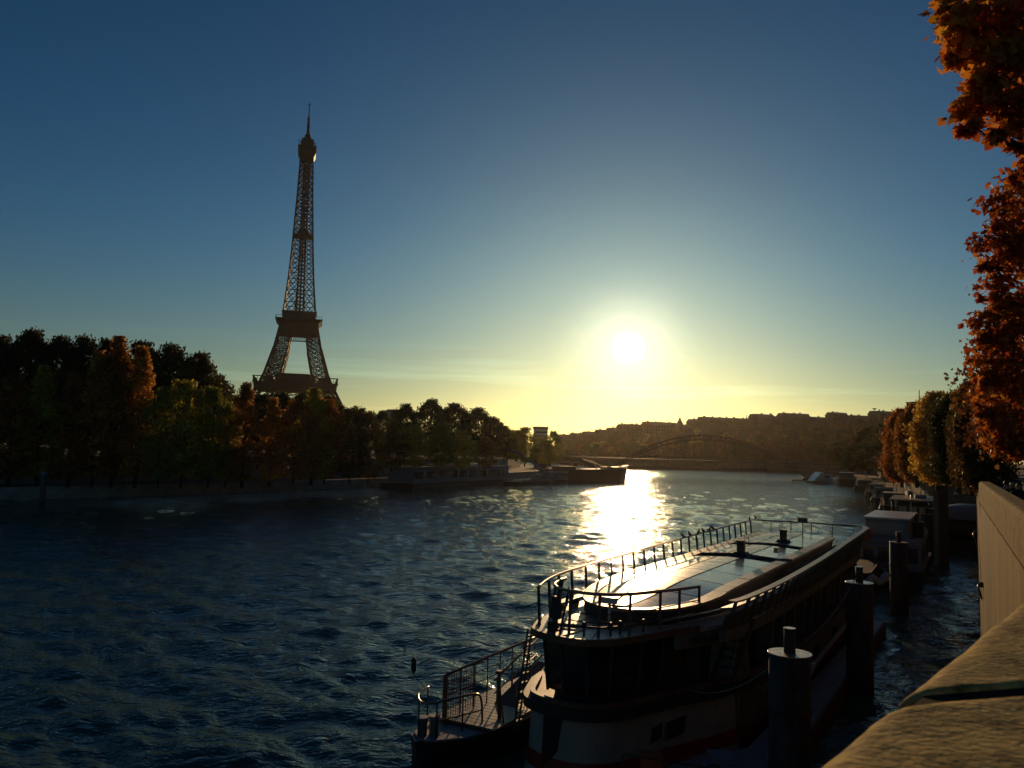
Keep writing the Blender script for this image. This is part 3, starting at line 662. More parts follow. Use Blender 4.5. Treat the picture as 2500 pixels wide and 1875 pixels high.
# near plane tree with real lobed leaves
LEAF = [(0, 0), (.10, .16), (.42, .10), (.30, .30), (.52, .52), (.27, .56), (.22, .72), (0, 1.0), (-.22, .72), (-.27, .56), (-.52, .52), (-.30, .30), (-.42, .10), (-.10, .16)]
LEAF2 = [(0, 0), (.12, .2), (.4, .22), (.33, .42), (.44, .66), (.2, .66), (0, .95), (-.2, .66), (-.44, .66), (-.33, .42), (-.4, .22), (-.12, .2)]
def lobed(P, sizes, rs, shape=LEAF):
    k = len(shape); B = np.array([(x, y, .10 * abs(x)) for x, y in shape]); N = len(P)
    d = rs.randn(N, 3) * np.array([1, 1, .8]) + np.array([0, 0, -.7]); d /= np.linalg.norm(d, axis=1)[:, None]
    e = np.cross(d, rs.randn(N, 3)); e /= np.linalg.norm(e, axis=1)[:, None]; f = np.cross(d, e)
    V = P[:, None, :] + sizes[:, None, None] * (B[None, :, 0:1] * e[:, None, :] + B[None, :, 1:2] * d[:, None, :] + B[None, :, 2:3] * f[:, None, :])
    return V.reshape(-1, 3), np.arange(N * k).reshape(-1, k)
def big_tree(loc, clusters, label, n_per, size, color, seed, singles=0, trunk_h=8):
    rs = np.random.RandomState(seed); r_ = empty('plane_tree', loc, 0, label, 'tree', 'big plane trees overhanging the parapet')
    P = []; loc = Vector(loc)
    br = G(); r2 = random.Random(seed)
    br.tube([(0, 0, 0), (.1, 0, trunk_h * .5), (0, .1, trunk_h)], [.42, .36, .3], 9)
    t_ = br.build('trunk', 'bark', r_)
    br = G()
    for c, rad, share in clusters:
        c = c - loc; m_ = max(1, int(n_per * share)); K = max(3, m_ // 26)
        d = rs.randn(K, 3); d /= np.linalg.norm(d, axis=1)[:, None]
        cc = np.array(c)[None] + d * rad * (.35 + .65 * rs.rand(K, 1) ** .5)
        P.append(np.repeat(cc, 26, 0) + rs.randn(K * 26, 3) * rad * .22 * np.array([1, 1, .8]))
        st_ = Vector((0, 0, min(trunk_h, max(2, c.z - 1.5)))); mid_ = (st_ + c) / 2 + Vector((0, 0, .4))
        br.tube([st_, mid_, c], [.11, .06, .02], 5, False)
        for j in range(min(5, K)): br.tube([mid_.lerp(c, .5 + .1 * j), Vector(cc[j])], [.018, .006], 4, False)
    br.build('branches', 'bark', r_)
    P = np.concatenate(P); N = len(P); rs.shuffle(P); sz = size * (.45 + .95 * rs.rand(N) ** .8)
    if singles:
        # the leaves seen largest hang at the river side: separate leaf objects
        key = np.array([(Vector(q) + loc - Vector((0, 0, 10))).x / max(1, (Vector(q) + loc).y) for q in P])
        vis = np.where(key < .60)[0]; order = vis[np.argsort(key[vis])][:singles * 2]; pick = rs.permutation(order)[:singles]
        shapes = []
        for si in range(6):
            V, F = lobed(np.zeros((1, 3)), np.array([1.0]), rs, LEAF if si % 2 else LEAF2); o = np_mesh('leaf', V, F, 'plane_leaf'); shapes.append(o.data); bpy.data.objects.remove(o)
        for i in pick:
            o = bpy.data.objects.new('leaf', shapes[rs.randint(6)]); COL.objects.link(o); o.parent = r_; o.location = P[i]; s_ = float(sz[i]); o.scale = (s_, s_, s_); o.rotation_euler = (rs.uniform(-.6, .6), rs.uniform(-.6, .6), rs.uniform(0, 6.28)); k = rs.uniform(.6, 1.3)
            o.color = (color[0] * k, color[1] * k * rs.uniform(.8, 1.6), color[2], 1)
        mask = np.ones(N, bool); mask[pick] = False; P = P[mask]; sz = sz[mask]
    V, F = lobed(P, sz, rs)
    c_ = np_mesh('crown', V, F, 'plane_leaf', r_); c_.color = (*color, 1); c_['kind'] = 'stuff'
    return r_
cl = []
for px, py, d, r, sh in ((2420, 60, 15, 1.0, 1), (2360, 120, 15.5, .55, .35), (2330, 60, 15.2, .35, .16), (2450, 180, 15, .8, .8), (2380, 250, 15.6, .5, .35), (2470, 260, 15.3, .6, .55), (2425, 318, 15.2, .22, .10), (2370, 310, 15.4, .22, .05), (2500, 60, 15.4, 1.2, 1.4), (2580, 200, 15.8, 1.3, 1.4), (2320, 148, 15.3, .18, .05), (2345, 5, 15.4, .5, .3), (2430, -60, 15.5, 1.2, 1), (2600, -100, 16, 1.8, 1.6), (2530, 290, 15.8, .6, .5), (2505, 355, 15.8, .3, .16), (2515, 410, 16, .3, .16), (2640, 400, 16.5, 1, .7), (2750, 0, 17, 2.2, 1.8), (2800, 300, 17, 2, 1.5)):
    cl.append((at(px, py, d=d), r * .70, sh))
big_tree((13.4, 17.5, 8.15), cl, 'nearest plane tree, large orange leaves hanging into the upper right corner', 560, .205, (.42, .125, .024), 4, singles=280, trunk_h=7)
cl = []
for px, py, d, r, sh in ((2500, 450, 28, .7, .35), (2450, 520, 28, 1.1, .8), (2520, 480, 29, 1.5, 1), (2445, 600, 28, 1.2, 1), (2420, 660, 27.6, .5, .2), (2520, 620, 28.5, 1.7, 1.4), (2450, 720, 28, 1.25, 1), (2430, 800, 28, 1.1, .9), (2500, 800, 28.5, 1.7, 1.5), (2440, 880, 28, 1.3, 1.1), (2500, 940, 28.5, 1.7, 1.5), (2440, 960, 28, 1.2, 1.1), (2450, 1040, 28, 1.1, .9), (2500, 1050, 28.2, 1.3, 1), (2580, 560, 29, 2.2, 1.3), (2600, 800, 29, 2.2, 1.3), (2600, 1000, 29, 2, 1), (2405, 1000, 27.8, .45, .25), (2410, 930, 28, .4, .2), (2415, 740, 28, .4, .16), (2408, 830, 28, .4, .18), (2450, 1070, 29, .8, .4)):
    cl.append((at(px, py, d=d), r * .69, sh))
big_tree((20.5, 30, 7.5), cl, 'tall rust-red plane tree filling the right edge above the parapet', 620, .20, (.34, .085, .017), 9, trunk_h=9)
cl = []
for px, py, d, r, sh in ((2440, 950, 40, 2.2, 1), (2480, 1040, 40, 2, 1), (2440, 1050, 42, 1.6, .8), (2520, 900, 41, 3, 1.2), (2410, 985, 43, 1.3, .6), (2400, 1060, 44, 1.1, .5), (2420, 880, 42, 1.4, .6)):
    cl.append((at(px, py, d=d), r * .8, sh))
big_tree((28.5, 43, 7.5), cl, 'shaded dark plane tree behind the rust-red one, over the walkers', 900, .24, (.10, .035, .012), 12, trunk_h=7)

# ------------------------------------------------------------------ ridge houses, pale block
def zx(v): return 1200 + .452 * v
def zy(v): return 880 + .452 * v
ridge = [(365, 450, 400), (440, 492, 393), (505, 578, 384), (576, 642, 374), (638, 700, 364), (700, 738, 345), (735, 822, 345), (822, 988, 333), (985, 1012, 352), (1030, 1080, 350), (1078, 1132, 318), (1130, 1217, 306), (1215, 1300, 310), (1298, 1382, 313), (1380, 1412, 317), (1410, 1507, 291), (1505, 1562, 303), (1560, 1700, 287), (1700, 1832, 307), (1830, 1899, 282), (1897, 1937, 311), (1935, 2060, 299), (2055, 2215, 276)]
rlab = ['low hazy house at the left end of the ridge', 'narrow low house, second on the ridge', 'low house with level roof near the sun glow', 'house one step up below the sun', 'house with stepped roof under the glow', 'narrow tall house with chimney just right of the glow', 'long flat block right of the narrow chimney house', 'long ridge block left of the pointed turret', 'small low house beside the pointed turret',
        'low house between turret and the high step', 'house where the skyline steps up', 'high mansard block right of the step', 'flat roofed block in the middle of the ridge', 'flat roofed block next to the thin mast', 'low linking house by the thin mast', 'raised square block with level top', 'lower block between the two raised ones', 'longest raised block on the ridge', 'long low block before the square tower block', 'square tower block standing above its neighbours', 'short low block right of the square one', 'long block near the right end with chimneys', 'white terraced block with roof plant at the right end of the ridge']
def house(x0, x1, y, d, label, k, mat_='house_stone', group='houses along the ridge'):
    a, b = at(zx(x0), zy(y), d=d), at(zx(x1), zy(y), d=d + 12)
    c = (a + b) / 2; zb = hill_z(c.x, c.y) - 2; w_ = (b - a).length; H_ = c.z - zb
    r_ = empty('house', (c.x, c.y, zb), math.atan2(b.y - a.y, b.x - a.x), label, 'house', group)
    Hw = H_ - (3.2 if H_ > 9 else 1.4)
    G().box((0, 0, Hw / 2), (w_, 13, Hw)).box((0, 0, Hw - .1), (w_ + .7, 13.7, .5)).build('wall', mat_, r_)
    rf = G(); hh = (w_ / 2, 6.5); tz = H_ - Hw
    rf.prism([(-hh[0], -hh[1]), (hh[0], -hh[1]), (hh[0], hh[1]), (-hh[0], hh[1])], Hw + .15, H_, [(-hh[0] + .8, -hh[1] + 1.8), (hh[0] - .8, -hh[1] + 1.8), (hh[0] - .8, hh[1] - 1.8), (-hh[0] + .8, hh[1] - 1.8)])
    rf = rf.build('roof', 'slate_roof', r_)
    hk = random.Random(k)
    for j in range(max(2, int(w_ / 9))):
        x = -w_ / 2 + w_ * (j + .5 + hk.uniform(-.3, .3)) / max(2, int(w_ / 9))
        G().box((x, hk.uniform(-3, 3), H_ + .4), (hk.uniform(1, 2.4), .9, hk.uniform(1.2, 2.6))).build('chimney', 'house_stone', rf)
    nf = max(1, int(Hw // 3.2)); nw = max(2, int(w_ // 3.4)); g_ = G()
    for f in range(max(0, nf - 4), nf):
        for j in range(nw): g_.box((-w_ / 2 + (j + .5) * w_ / nw, -6.52, f * 3.2 + 1.9), (1.3, .12, 1.9))
    g_.build('windows', 'window_glass', r_)['kind'] = 'stuff'
    return r_
for k, ((x0, x1, y), lb) in enumerate(zip(ridge, rlab)): house(x0, x1, y, 905 - 1.2 * k, 'hazy ' + lb if 'hazy' not in lb else lb, k)
# turret with pointed roof
c = at(zx(1017), zy(352), d=890); zb = hill_z(c.x, c.y) - 2
tt = empty('turret', (c.x, c.y, zb), 0, 'small pointed turret with domed spire on the ridge skyline', 'tower'); H_ = c.z - zb; top = at(zx(1018), zy(315), d=890).z - zb
G().lathe([(4.6, 0), (4.6, H_ - 3), (5, H_ - 3), (5, H_ - 2.4)], 12).build('wall', 'house_stone', tt)
G().lathe([(4.9, H_ - 2.4), (4.3, H_ + 1), (2.6, H_ + 4.2), (1.0, H_ + 7), (.9, H_ + 8.4), (.25, H_ + 9), (.15, top)], 12).build('roof', 'slate_roof', tt)
for px, yt, d, lb in ((zx(1377), zy(292), 900, 'thin mast on the middle of the ridge'), (2244, 952, 500, 'thin aerial mast above the quay trees'), (zx(703), zy(330), 895, 'short mast on the chimney house by the glow')):
    q = at(px, yt, d=d); zb = hill_z(q.x, q.y) + 4 if d > 600 else 6
    m_ = G(); m_.tube([(0, 0, 0), (0, 0, q.z - zb)], [.5, .25], 6); m_.box((0, 0, (q.z - zb) * .9), (1.6, .2, .2)); o = m_.build('roof_mast', 'dark_paint', label=lb, cat='mast'); o.location = (q.x, q.y, zb)
# roof terrace plant on the right end block
q = at(2135, 1003, d=880); pl = empty('roof_plant', (q.x, q.y, q.z - 3), 0, 'dish aerial and white railings on the right end roof of the ridge', 'aerial')
G().lathe([(.2, 0), (.2, 4)], 6).build('pole', 'dark_paint', pl); G().lathe([(.1, 4), (1.6, 4.6), (2.2, 5.6), (2.1, 5.7), (1.5, 4.8), (.1, 4.2)], 12).build('dish', 'white_paint', pl)
# pale block near the river bend
c = at(1320, 1042, d=620); bb = empty('apartment_block', (c.x, c.y, 5), .1, 'pale square high-rise block with dark top band behind the green trees', 'building')
H_ = c.z - 5; w_ = 31 / 2020 * 620
G().box((0, 0, H_ / 2 - .8), (w_, 10, H_ - 1.6)).build('wall', 'pale_concrete', bb); G().box((0, 0, H_ - .8), (w_ + .9, 10.8, 1.6)).build('roof', 'slate_roof', bb)
g_ = G()
for f in range(5, int(H_ // 3)): g_.box((0, -5.02, f * 3 + .6), (w_ * .9, .12, 1.1))
g_.build('window_band', 'window_glass', bb)
c = at(2258, 984, d=330); b2 = empty('apartment_block', (c.x, c.y, 6), .2, 'dark flat-roofed block above the golden and rust quay trees', 'building')
G().box((0, 0, (c.z - 6) / 2), (9, 10, c.z - 6)).build('wall', 'house_stone', b2); G().box((0, 0, c.z - 5.8), (9.6, 10.6, .4)).build('roof', 'slate_roof', b2)
for px0, px1, y, lb in ((948, 985, 1000, 'low house roof glimpsed in the dip right of the tower'), (829, 860, 1004, 'pale canopy roof at the right foot of the tower')):
    a, b = at(px0, y, d=420), at(px1, y, d=420); c = (a + b) / 2
    r_ = empty('house', (c.x, c.y, 6), 0, lb, 'house'); hz = c.z - 6
    G().box((0, 0, hz / 2 - .6), ((b - a).length, 10, hz - 1.2)).build('wall', 'pale_concrete', r_); G().prism([(-5, -5.5), (5, -5.5), (5, 5.5), (-5, 5.5)], hz - 1.2, hz, [(-4, -1), (4, -1), (4, 1), (-4, 1)]).build('roof', 'slate_roof', r_)

# ------------------------------------------------------------------ footbridge
PR = Vector((129, 361, 0)); PL = Vector((47, 389, 0)); bd = (PR - PL).normalized(); SP = (PR - PL).length
br = empty('footbridge', PL, math.atan2(bd.y, bd.x), 'steel arch footbridge with people walking across, spanning the river before the hazy hill', 'footbridge')
def arch_z(t, z0, rise): return z0 + rise * 4 * t * (1 - t)
for s_ in (-3, 3):
    g_ = G(); pv = None; N_ = 36
    for k in range(N_ + 1):
        t = k / N_; lo = Vector((SP * t, s_, arch_z(t, 1.2, 15.6))); up = Vector((SP * t, s_, arch_z(t, 1.8, 17.0)))
        if pv: g_.beam(pv[0], lo, .32); g_.beam(pv[1], up, .34); g_.beam(pv[0], up, .14); g_.beam(lo, up, .14)
        pv = (lo, up)
    g_.build('arch', 'iron', br)
    for side in (0, 1):
        g_ = G(); pv = None
        for k in range(15):
            t = k / 14; x = -26 * t if side == 0 else SP + 26 * t; z = 1.5 + 5.6 * math.sin(t * math.pi / 2)
            q = Vector((x, s_, z))
            if pv: g_.beam(pv, q, .5); g_.beam(pv + Vector((0, 0, .8)), q + Vector((0, 0, .8)), .4); g_.beam(pv, q + Vector((0, 0, .8)), .2)
            pv = q
        g_.build('side_arch', 'iron', br)
dk = G().box((SP / 2, 0, 7.3), (SP + 66, 7, .5)).build('deck', 'iron', br)
g_ = G()
for k in range(61):
    x = -28 + (SP + 56) * k / 60
    for s_ in (-3.4, 3.4): g_.beam((x, s_, 7.5), (x, s_, 8.7), .09)
for s_ in (-3.4, 3.4):
    for z in (7.85, 8.2, 8.7): g_.box((SP / 2, s_, z), (SP + 56, .08, .08))
g_.build('railing', 'iron', dk)
g_ = G()
for k in range(1, 20):
    t = k / 20; x = SP * t; za = arch_z(t, 1.8, 16.2)
    for s_ in (-3, 3):
        if abs(za - 7.3) > .7: g_.beam((x, s_, 7.3), (x, s_, za), .16)
g_.build('hanger', 'iron', br)['kind'] = 'stuff'
for x, lbl in ((0, 'pier'), (SP, 'pier')):
    G().prism([(x - 3.2, -5), (x + 3.2, -5), (x + 2.4, 0), (x + 3.2, 5), (x - 3.2, 5), (x - 2.4, 0)], -3, 1.4, [(x - 1.6, -4), (x + 1.6, -4), (x + 1.5, 0), (x + 1.6, 4), (x - 1.6, 4), (x - 1.5, 0)]).prism([(x - 7, -5.2), (x + 7, -5.2), (x + 7, 5.2), (x - 7, 5.2)], -.6, .5, [(x - 6, -4.6), (x + 6, -4.6), (x + 6, 4.6), (x - 6, 4.6)]).build('pier', 'quay_stone', br)
G().box((-33, 0, 3.4), (6, 10, 7.4)).box((SP + 33, 0, 3.4), (6, 10, 7.4)).build('abutment', 'quay_stone', br)
pr_ = random.Random(11)
def far_person(loc, label, group, h=1.7, rz=0):
    r_ = empty('person', loc, rz, label, 'person', group); g_ = G(); st = pr_.uniform(.1, .22)
    g_.tube([(st, .09, .05), (st * .4, .09, .45), (0, .08, .88)], [.05, .075, .1], 6); g_.tube([(-st, -.09, .05), (-st * .3, -.09, .45), (0, -.08, .88)], [.05, .075, .1], 6)
    g_.tube([(0, 0, .82), (.01, 0, 1.1), (.02, 0, 1.38), (.02, 0, 1.46)], [.17, .18, .2, .09], 8); g_.tube([(.02, .21, 1.38), (.06, .27, 1.1), (.14, .25, .85)], [.06, .05, .04], 6); g_.tube([(.02, -.21, 1.38), (-.04, -.27, 1.1), (.02, -.25, .85)], [.06, .05, .04], 6)
    b_ = g_.build('clothed_body', pr_.choice(['people_dark', 'people_blue', 'people_brown']), r_); h_ = G().lathe([(.05, 1.42), (.1, 1.5), (.115, 1.6), (.09, 1.7), (.03, 1.74)], 8).build('head', 'skin', r_)
    r_.scale = (h / 1.74,) * 3; return r_
mb = br.matrix_basis.copy(); mb = Matrix.Translation(PL) @ Matrix.Rotation(math.atan2(bd.y, bd.x), 4, 'Z')
bx_ = ['on the left side span', 'near the left pier', 'over the left half of the arch', 'under the arch top', 'over the right half of the arch']
ord_ = ['first', 'second', 'third', 'fourth', 'fifth', 'sixth', 'seventh', 'eighth', 'ninth', 'tenth', 'eleventh', 'twelfth', 'thirteenth', 'fourteenth', 'fifteenth', 'sixteenth', 'seventeenth', 'eighteenth', 'last']
for k, x in enumerate((-14, -9, -3, 2, 3.2, 8, 14, 15, 21, 27, 29, 38, 41, 49, 50.3, 58, 66, 67.5, 69)):
    q = mb @ Vector((x, pr_.uniform(-2, 1), 7.55)); far_person(q, 'tiny %s figure from the footbridge left end, %s' % (ord_[k], bx_[0 if x < 0 else 1 if x < 12 else 2 if x < 34 else 3 if x < 52 else 4]), 'people walking on the footbridge', pr_.uniform(1.6, 1.85), pr_.choice([0, 3.14]) + br.rotation_euler.z)

# ------------------------------------------------------------------ moored craft
def hull_outline(Ln, w_, nose=.16, tail=.06):
    h = w_ / 2; return [(0, -h * .72), (Ln * tail, -h), (Ln * (1 - nose), -h), (Ln * (1 - nose * .35), -h * .62), (Ln, 0), (Ln * (1 - nose * .35), h * .62), (Ln * (1 - nose), h), (Ln * tail, h), (0, h * .72)]
def shrink(poly, f, cx): return [(cx + (x - cx) * f, y * f) for x, y in poly]
def barge(loc, rz, Ln, w_, fb, label, hullm='black_hull', cabins=(), group=None, trim='white_paint', cat='barge', rails=True):
    """cabins: (x0, x1, width share, height, material, windows?)"""
    r_ = empty('moored_barge', loc, rz, label, cat, group); P = hull_outline(Ln, w_)
    low = shrink(P, .93, Ln / 2); sheer = [fb + (.5 * max(0, x / Ln - .75) * 4 * .6) for x, y in P]
    h_ = G().prism(low, -.8, sheer, P).build('hull', hullm, r_)
    g_ = G(); loop = [(x, y, s_ + .05) for (x, y), s_ in zip(P, sheer)]; loop.append(loop[0])
    for a, b in zip(loop, loop[1:]): g_.beam(a, b, .16, .12)
    g_.build('gunwale', trim, r_)
    for (x0, x1, ws, h, m_, win) in cabins:
        z0 = fb - .05; c_ = G().prism([(x0, -w_ * ws / 2), (x1, -w_ * ws / 2), (x1, w_ * ws / 2), (x0, w_ * ws / 2)], z0, z0 + h, [(x0 + .12, -w_ * ws / 2 + .1), (x1 - .12, -w_ * ws / 2 + .1), (x1 - .12, w_ * ws / 2 - .1), (x0 + .12, w_ * ws / 2 - .1)]).build('cabin', m_, r_)
        G().box(((x0 + x1) / 2, 0, z0 + h + .06), (x1 - x0 + .3, w_ * ws + .3, .14)).build('roof', trim if h > 1.5 else m_, c_)
        if win:
            n_ = max(2, int((x1 - x0) / 1.9))
            for j in range(n_):
                x = x0 + (j + .5) * (x1 - x0) / n_
                for s_ in (-1, 1): G().box((x, s_ * (w_ * ws / 2 - .03), z0 + h * .58), ((x1 - x0) / n_ * .62, .1, h * .42)).build('window', 'window_glass', c_)
            for j in range(3): G().box((x0 + .04, (j - 1) * w_ * ws * .29, z0 + h * .6), (.1, w_ * ws * .22, h * .4)).build('window', 'window_glass', c_)
    dk_ = random.Random(int(Ln * 31 + w_ * 7))
    if Ln > 12:
        xm = Ln * dk_.uniform(.3, .6); hm2 = dk_.uniform(3.2, 6.0); G().tube([(xm, 0, fb), (xm, 0, fb + hm2)], [.09, .05], 6).box((xm, 0, fb + hm2 * .8), (.08, 1.3, .08)).build('mast', 'rail_dark', r_)
        for j in range(4):
            x = Ln * (.1 + .8 * dk_.random()); G().box((x, dk_.uniform(-.32, .32) * w_, fb + .25), (dk_.uniform(.5, 1.4), dk_.uniform(.4, 1.0), dk_.uniform(.4, .9)), dk_.uniform(0, 1.5)).build('deck_box', dk_.choice(['dark_paint', 'orange_paint', 'grey_paint', 'rail_steel']), r_)
        G().tube([(xm, 0, fb + hm2), (Ln * .97, 0, fb + .6)], .02, 4, False).build('stay_cable', 'rail_dark', r_)
    if rails:
        g_ = G(); n_ = int(Ln / 1.8)
        for s_ in (-1, 1):
            y = s_ * (w_ / 2 - .12)
            for j in range(n_ + 1): x = Ln * .06 + j * Ln * .76 / n_; g_.tube([(x, y, fb), (x, y, fb + .95)], .022, 5, False)
            for z in (.5, .95): g_.tube([(Ln * .06, y, fb + z), (Ln * .82, y, fb + z)], .022, 5, False)
        g_.build('railing', 'rail_steel', r_)
    return r_
def head_to(a, b): return math.atan2(b.y - a.y, b.x - a.x)
# left: long pontoon building, work boat with crane, long dark barge
a, b = at(1000, 1196, z=0), at(1225, 1182, z=0)
rz = head_to(a, b); r_ = empty('floating_pavilion', a + Vector((-4, 6, 0)), rz, 'long low grey floating building with flat roof moored at the left quay', 'houseboat')
Ln = (b - a).length + 8
G().box((Ln / 2, 0, .4), (Ln, 9, 1.6)).build('pontoon_hull', 'black_hull', r_); G().box((Ln / 2, 0, 3.0), (Ln - 4, 7.4, 3.6)).build('wall', 'grey_paint', r_)
rf = G().box((Ln / 2, 0, 5.0), (Ln - 2, 8.4, .3)).build('roof', 'grey_paint', r_); G().box((Ln * .55, 0, 5.45), (Ln * .5, 4, .5), 0).build('skylight', 'roof_glass_glare', rf)
for j in range(9): G().box((3.2 + j * (Ln - 6) / 9 + 1, -3.72, 3.2), (Ln / 14, .12, 1.7)).build('window', 'window_glass', r_)
G().beam((Ln * .33, -1, 5.2), (Ln * .33 + 4.5, -1, 6.2), 1.4, .15).build('raised_hatch', 'white_paint', rf)
a = at(1240, 1185, z=0); b = at(1385, 1178, z=0); rz = head_to(a, b); Ln = (b - a).length
r_ = barge(a, rz, Ln, 5, 1.0, 'pale grey work boat with a long raised crane arm, moored before the dark barge', 'black_hull', ((Ln * .62, Ln * .92, .72, 2.6, 'grey_paint', True), (Ln * .45, Ln * .6, .6, 1.6, 'grey_paint', False)), trim='grey_paint', cat='work boat')
q0 = at(1345, 1157, d=235); q1 = at(1300, 1130, d=235); q2 = at(1265, 1105, d=235); q3 = at(1236, 1098, d=235)
mi = (Matrix.Translation(a) @ Matrix.Rotation(rz, 4, 'Z')).inverted(); pp = [mi @ q for q in (q0, q1, q2, q3)]
g_ = G(); g_.tube(pp, [.38, .34, .26, .16], 6); g_.beam(pp[0] + Vector((-2.5, 0, -1.2)), pp[1], .3); g_.build('crane_arm', 'grey_paint', r_)
G().tube([(pp[0].x, pp[0].y, 1), tuple(pp[0])], [.7, .5], 8).build('crane_base', 'grey_paint', r_)
a = at(1288, 1181, z=0) + Vector((6, 14, 0)); b = at(1512, 1178, z=0) + Vector((4, 12, 0)); rz = head_to(a, b); Ln = (b - a).length
lb_ = barge(a, rz, Ln, 7, 4.2, 'long dark cargo barge lying against the glittering water, gear gleaming on its deck', 'black_hull', ((Ln * .70, Ln * .95, .5, .8, 'dark_paint', False), (Ln * .12, Ln * .3, .6, .9, 'dark_paint', False)), rails=False, trim='grey_paint')
g_ = G(); mi = (Matrix.Translation(a) @ Matrix.Rotation(rz, 4, 'Z'))
for x0, z0, x1, z1 in ((.55, 6.4, .80, 4.6), (.60, 6.0, .84, 4.5), (.12, 6.6, .3, 6.4), (.85, 5.9, .9, 4.7), (.9, 5.2, .99, 5.6), (.35, 5.4, .42, 5.2)): g_.beam((Ln * x0, -1, z0), (Ln * x1, -1, z1), .35, .25)
for x in (.56, .66, .13, .28, .36, .41): g_.beam((Ln * x, -1, 4.1), (Ln * x, -1, 6.0), .14)
g_.build('deck_gear', 'rail_steel', lb_)
# right bank barges, receding
moor = [((1868, 1148), 9, 3.5, 1.0, 'white double-decked boat with lit sides below the footbridge', 'white_paint', [(1, 7, .8, 2.6, 'hull_cream', True), (2, 6, .6, 4.6, 'hull_cream', True)], 430, 'grey_paint'),
        ((1995, 1180), 14, 5.5, 1.6, 'small boat whose pale rounded stern catches the sun beside the bridge pier', 'white_paint', [(2, 9, .8, 1.9, 'hull_cream', True)], 330, 'white_paint'),
        ((2045, 1186), 20, 6, 2.6, 'dark square-sterned boat right of the sunlit stern', 'black_hull', [(3, 14, .8, 2.2, 'dark_paint', True)], 300, 'white_paint'),
        ((2088, 1200), 22, 5.5, 1.8, 'low dark boat with gleaming rails beyond the row of barges', 'black_hull', [(2, 10, .7, 1.6, 'dark_paint', True), (14, 19, .6, 1.0, 'green_grey_paint', False)], 262, 'rail_steel'),
        ((2115, 1215), 24, 5.2, 1.5, 'barge with bright tyre fenders, farthest of the three moored abreast', 'black_hull', [(2, 7, .7, 2.0, 'hull_cream', True), (10, 20, .7, .8, 'green_grey_paint', False)], 220, 'white_paint'),
        ((2130, 1232), 26, 5.2, 1.5, 'middle barge of the three moored abreast', 'black_hull', [(2, 7, .7, 2.1, 'green_grey_paint', True), (10, 20, .7, .8, 'green_grey_paint', False)], 186, 'white_paint'),
        ((2152, 1258), 28, 5.4, 1.7, 'nearest of the three barges, pale rubbing strake and hooped wheelhouse', 'rust_hull', [(2, 8, .75, 2.2, 'dark_paint', True), (11, 23, .7, 1.0, 'green_grey_paint', False)], 152, 'pale_concrete')]
for (px, py), Ln, w_, fb, lab, hm, cabs, d, tr_ in moor:
    q = at(px, py, z=0); ang_ = math.atan2(.90, .42)
    r_ = barge((q.x + w_ * .5, q.y, 0), ang_, Ln, w_, fb, lab, hm, cabs, 'boats moored along the right quay', tr_)
    if 'barge' in lab:
        for j in range(6): 
            g_ = G(); cx, cy, cz = 1.5 + j * Ln * .15, w_ / 2 + .12, .7; g_.tube([(cx + .42 * math.cos(t), cy, cz + .42 * math.sin(t)) for t in [k * math.pi / 6 for k in range(13)]], .14, 6, False); g_.build('tyre_fender', 'dark_paint', r_)
q = at(1996, 1170, d=326); sg = empty('glass_canopy_boat', (q.x, q.y, 0), 0, 'small glazed shuttle boat flashing bright white in the sun beside the bridge pier', 'boat')
G().prism([(-2.6, -3), (2.6, -3), (2.6, 5), (0, 8), (-2.6, 5)], -.5, .9).build('hull', 'black_hull', sg)
nn_ = Vector((-.62, -.10, .50)).normalized(); 
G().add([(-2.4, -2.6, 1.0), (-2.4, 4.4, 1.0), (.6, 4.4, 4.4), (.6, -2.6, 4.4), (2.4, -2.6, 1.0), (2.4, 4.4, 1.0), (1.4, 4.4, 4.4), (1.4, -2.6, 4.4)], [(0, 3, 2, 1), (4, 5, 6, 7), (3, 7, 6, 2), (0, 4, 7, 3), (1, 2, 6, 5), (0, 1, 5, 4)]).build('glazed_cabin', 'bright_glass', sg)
# wheelhouse boat (canopied) and tent-roofed boat, white cabin boat behind the tour boat
def local_frame(q, heading_deg): return math.radians(90 - heading_deg)
q = at(2190, 1290, z=0)
wb = empty('river_boat', (41.6, 86, 0), local_frame(None, 27), 'dark river boat with glazed wheelhouse under a broad flat canopy', 'boat')
Ln = 22; P = hull_outline(Ln, 6.2); P = [(Ln - x, y) for x, y in P][::-1]
G().prism(shrink(P, .93, Ln / 2), -.8, 1.5, P).build('hull', 'black_hull', wb)
wh = G().box((6.2, 0, 2.9), (6.0, 4.6, 2.6)).build('wheelhouse', 'dark_paint', wb)
for j in range(3): G().box((3.17, -1.5 + 1.5 * j, 3.2), (.08, 1.15, 1.4)).build('window', 'roof_glass', wh)
for j in range(4):
    for s_ in (-1, 1): G().box((3.9 + j * 1.5, s_ * 2.31, 3.2), (1.15, .08, 1.4)).build('window', 'roof_glass', wh)
G().box((7, 0, 4.45), (12, 6.6, .16)).build('canopy', 'green_grey_paint', wb)
g_ = G()
for x in (1.3, 12.7):
    for y in (-3, 3): g_.tube([(x, y, 1.4), (x, y, 4.4)], .05, 6)
g_.build('canopy_post', 'rail_dark', wb)
G().tube([(1.6, .2, 1.6), (1.6, .2, 4.9)], .11, 8).build('flagstaff', 'white_paint', wb)
g_ = G(); 
for y in (-1, 1): g_.tube([(9 + y, y, 4.5), (10 + y, y * 1.3, 5.6), (12, y, 5.5)], .05, 5)
g_.box((10.5, .8, 4.8), (1.6, .9, .4), .3); g_.box((6, -1, 4.7), (1.3, 1.6, .25), .1); g_.build('roof_gear', 'grey_paint', wb)
G().tube([(-.1, 0, 1.4), (-.1, 0, 2.8), (-.1, 0, 3.4)], [.16, .12, .03], 8).build('bow_lantern', 'white_paint', wb)
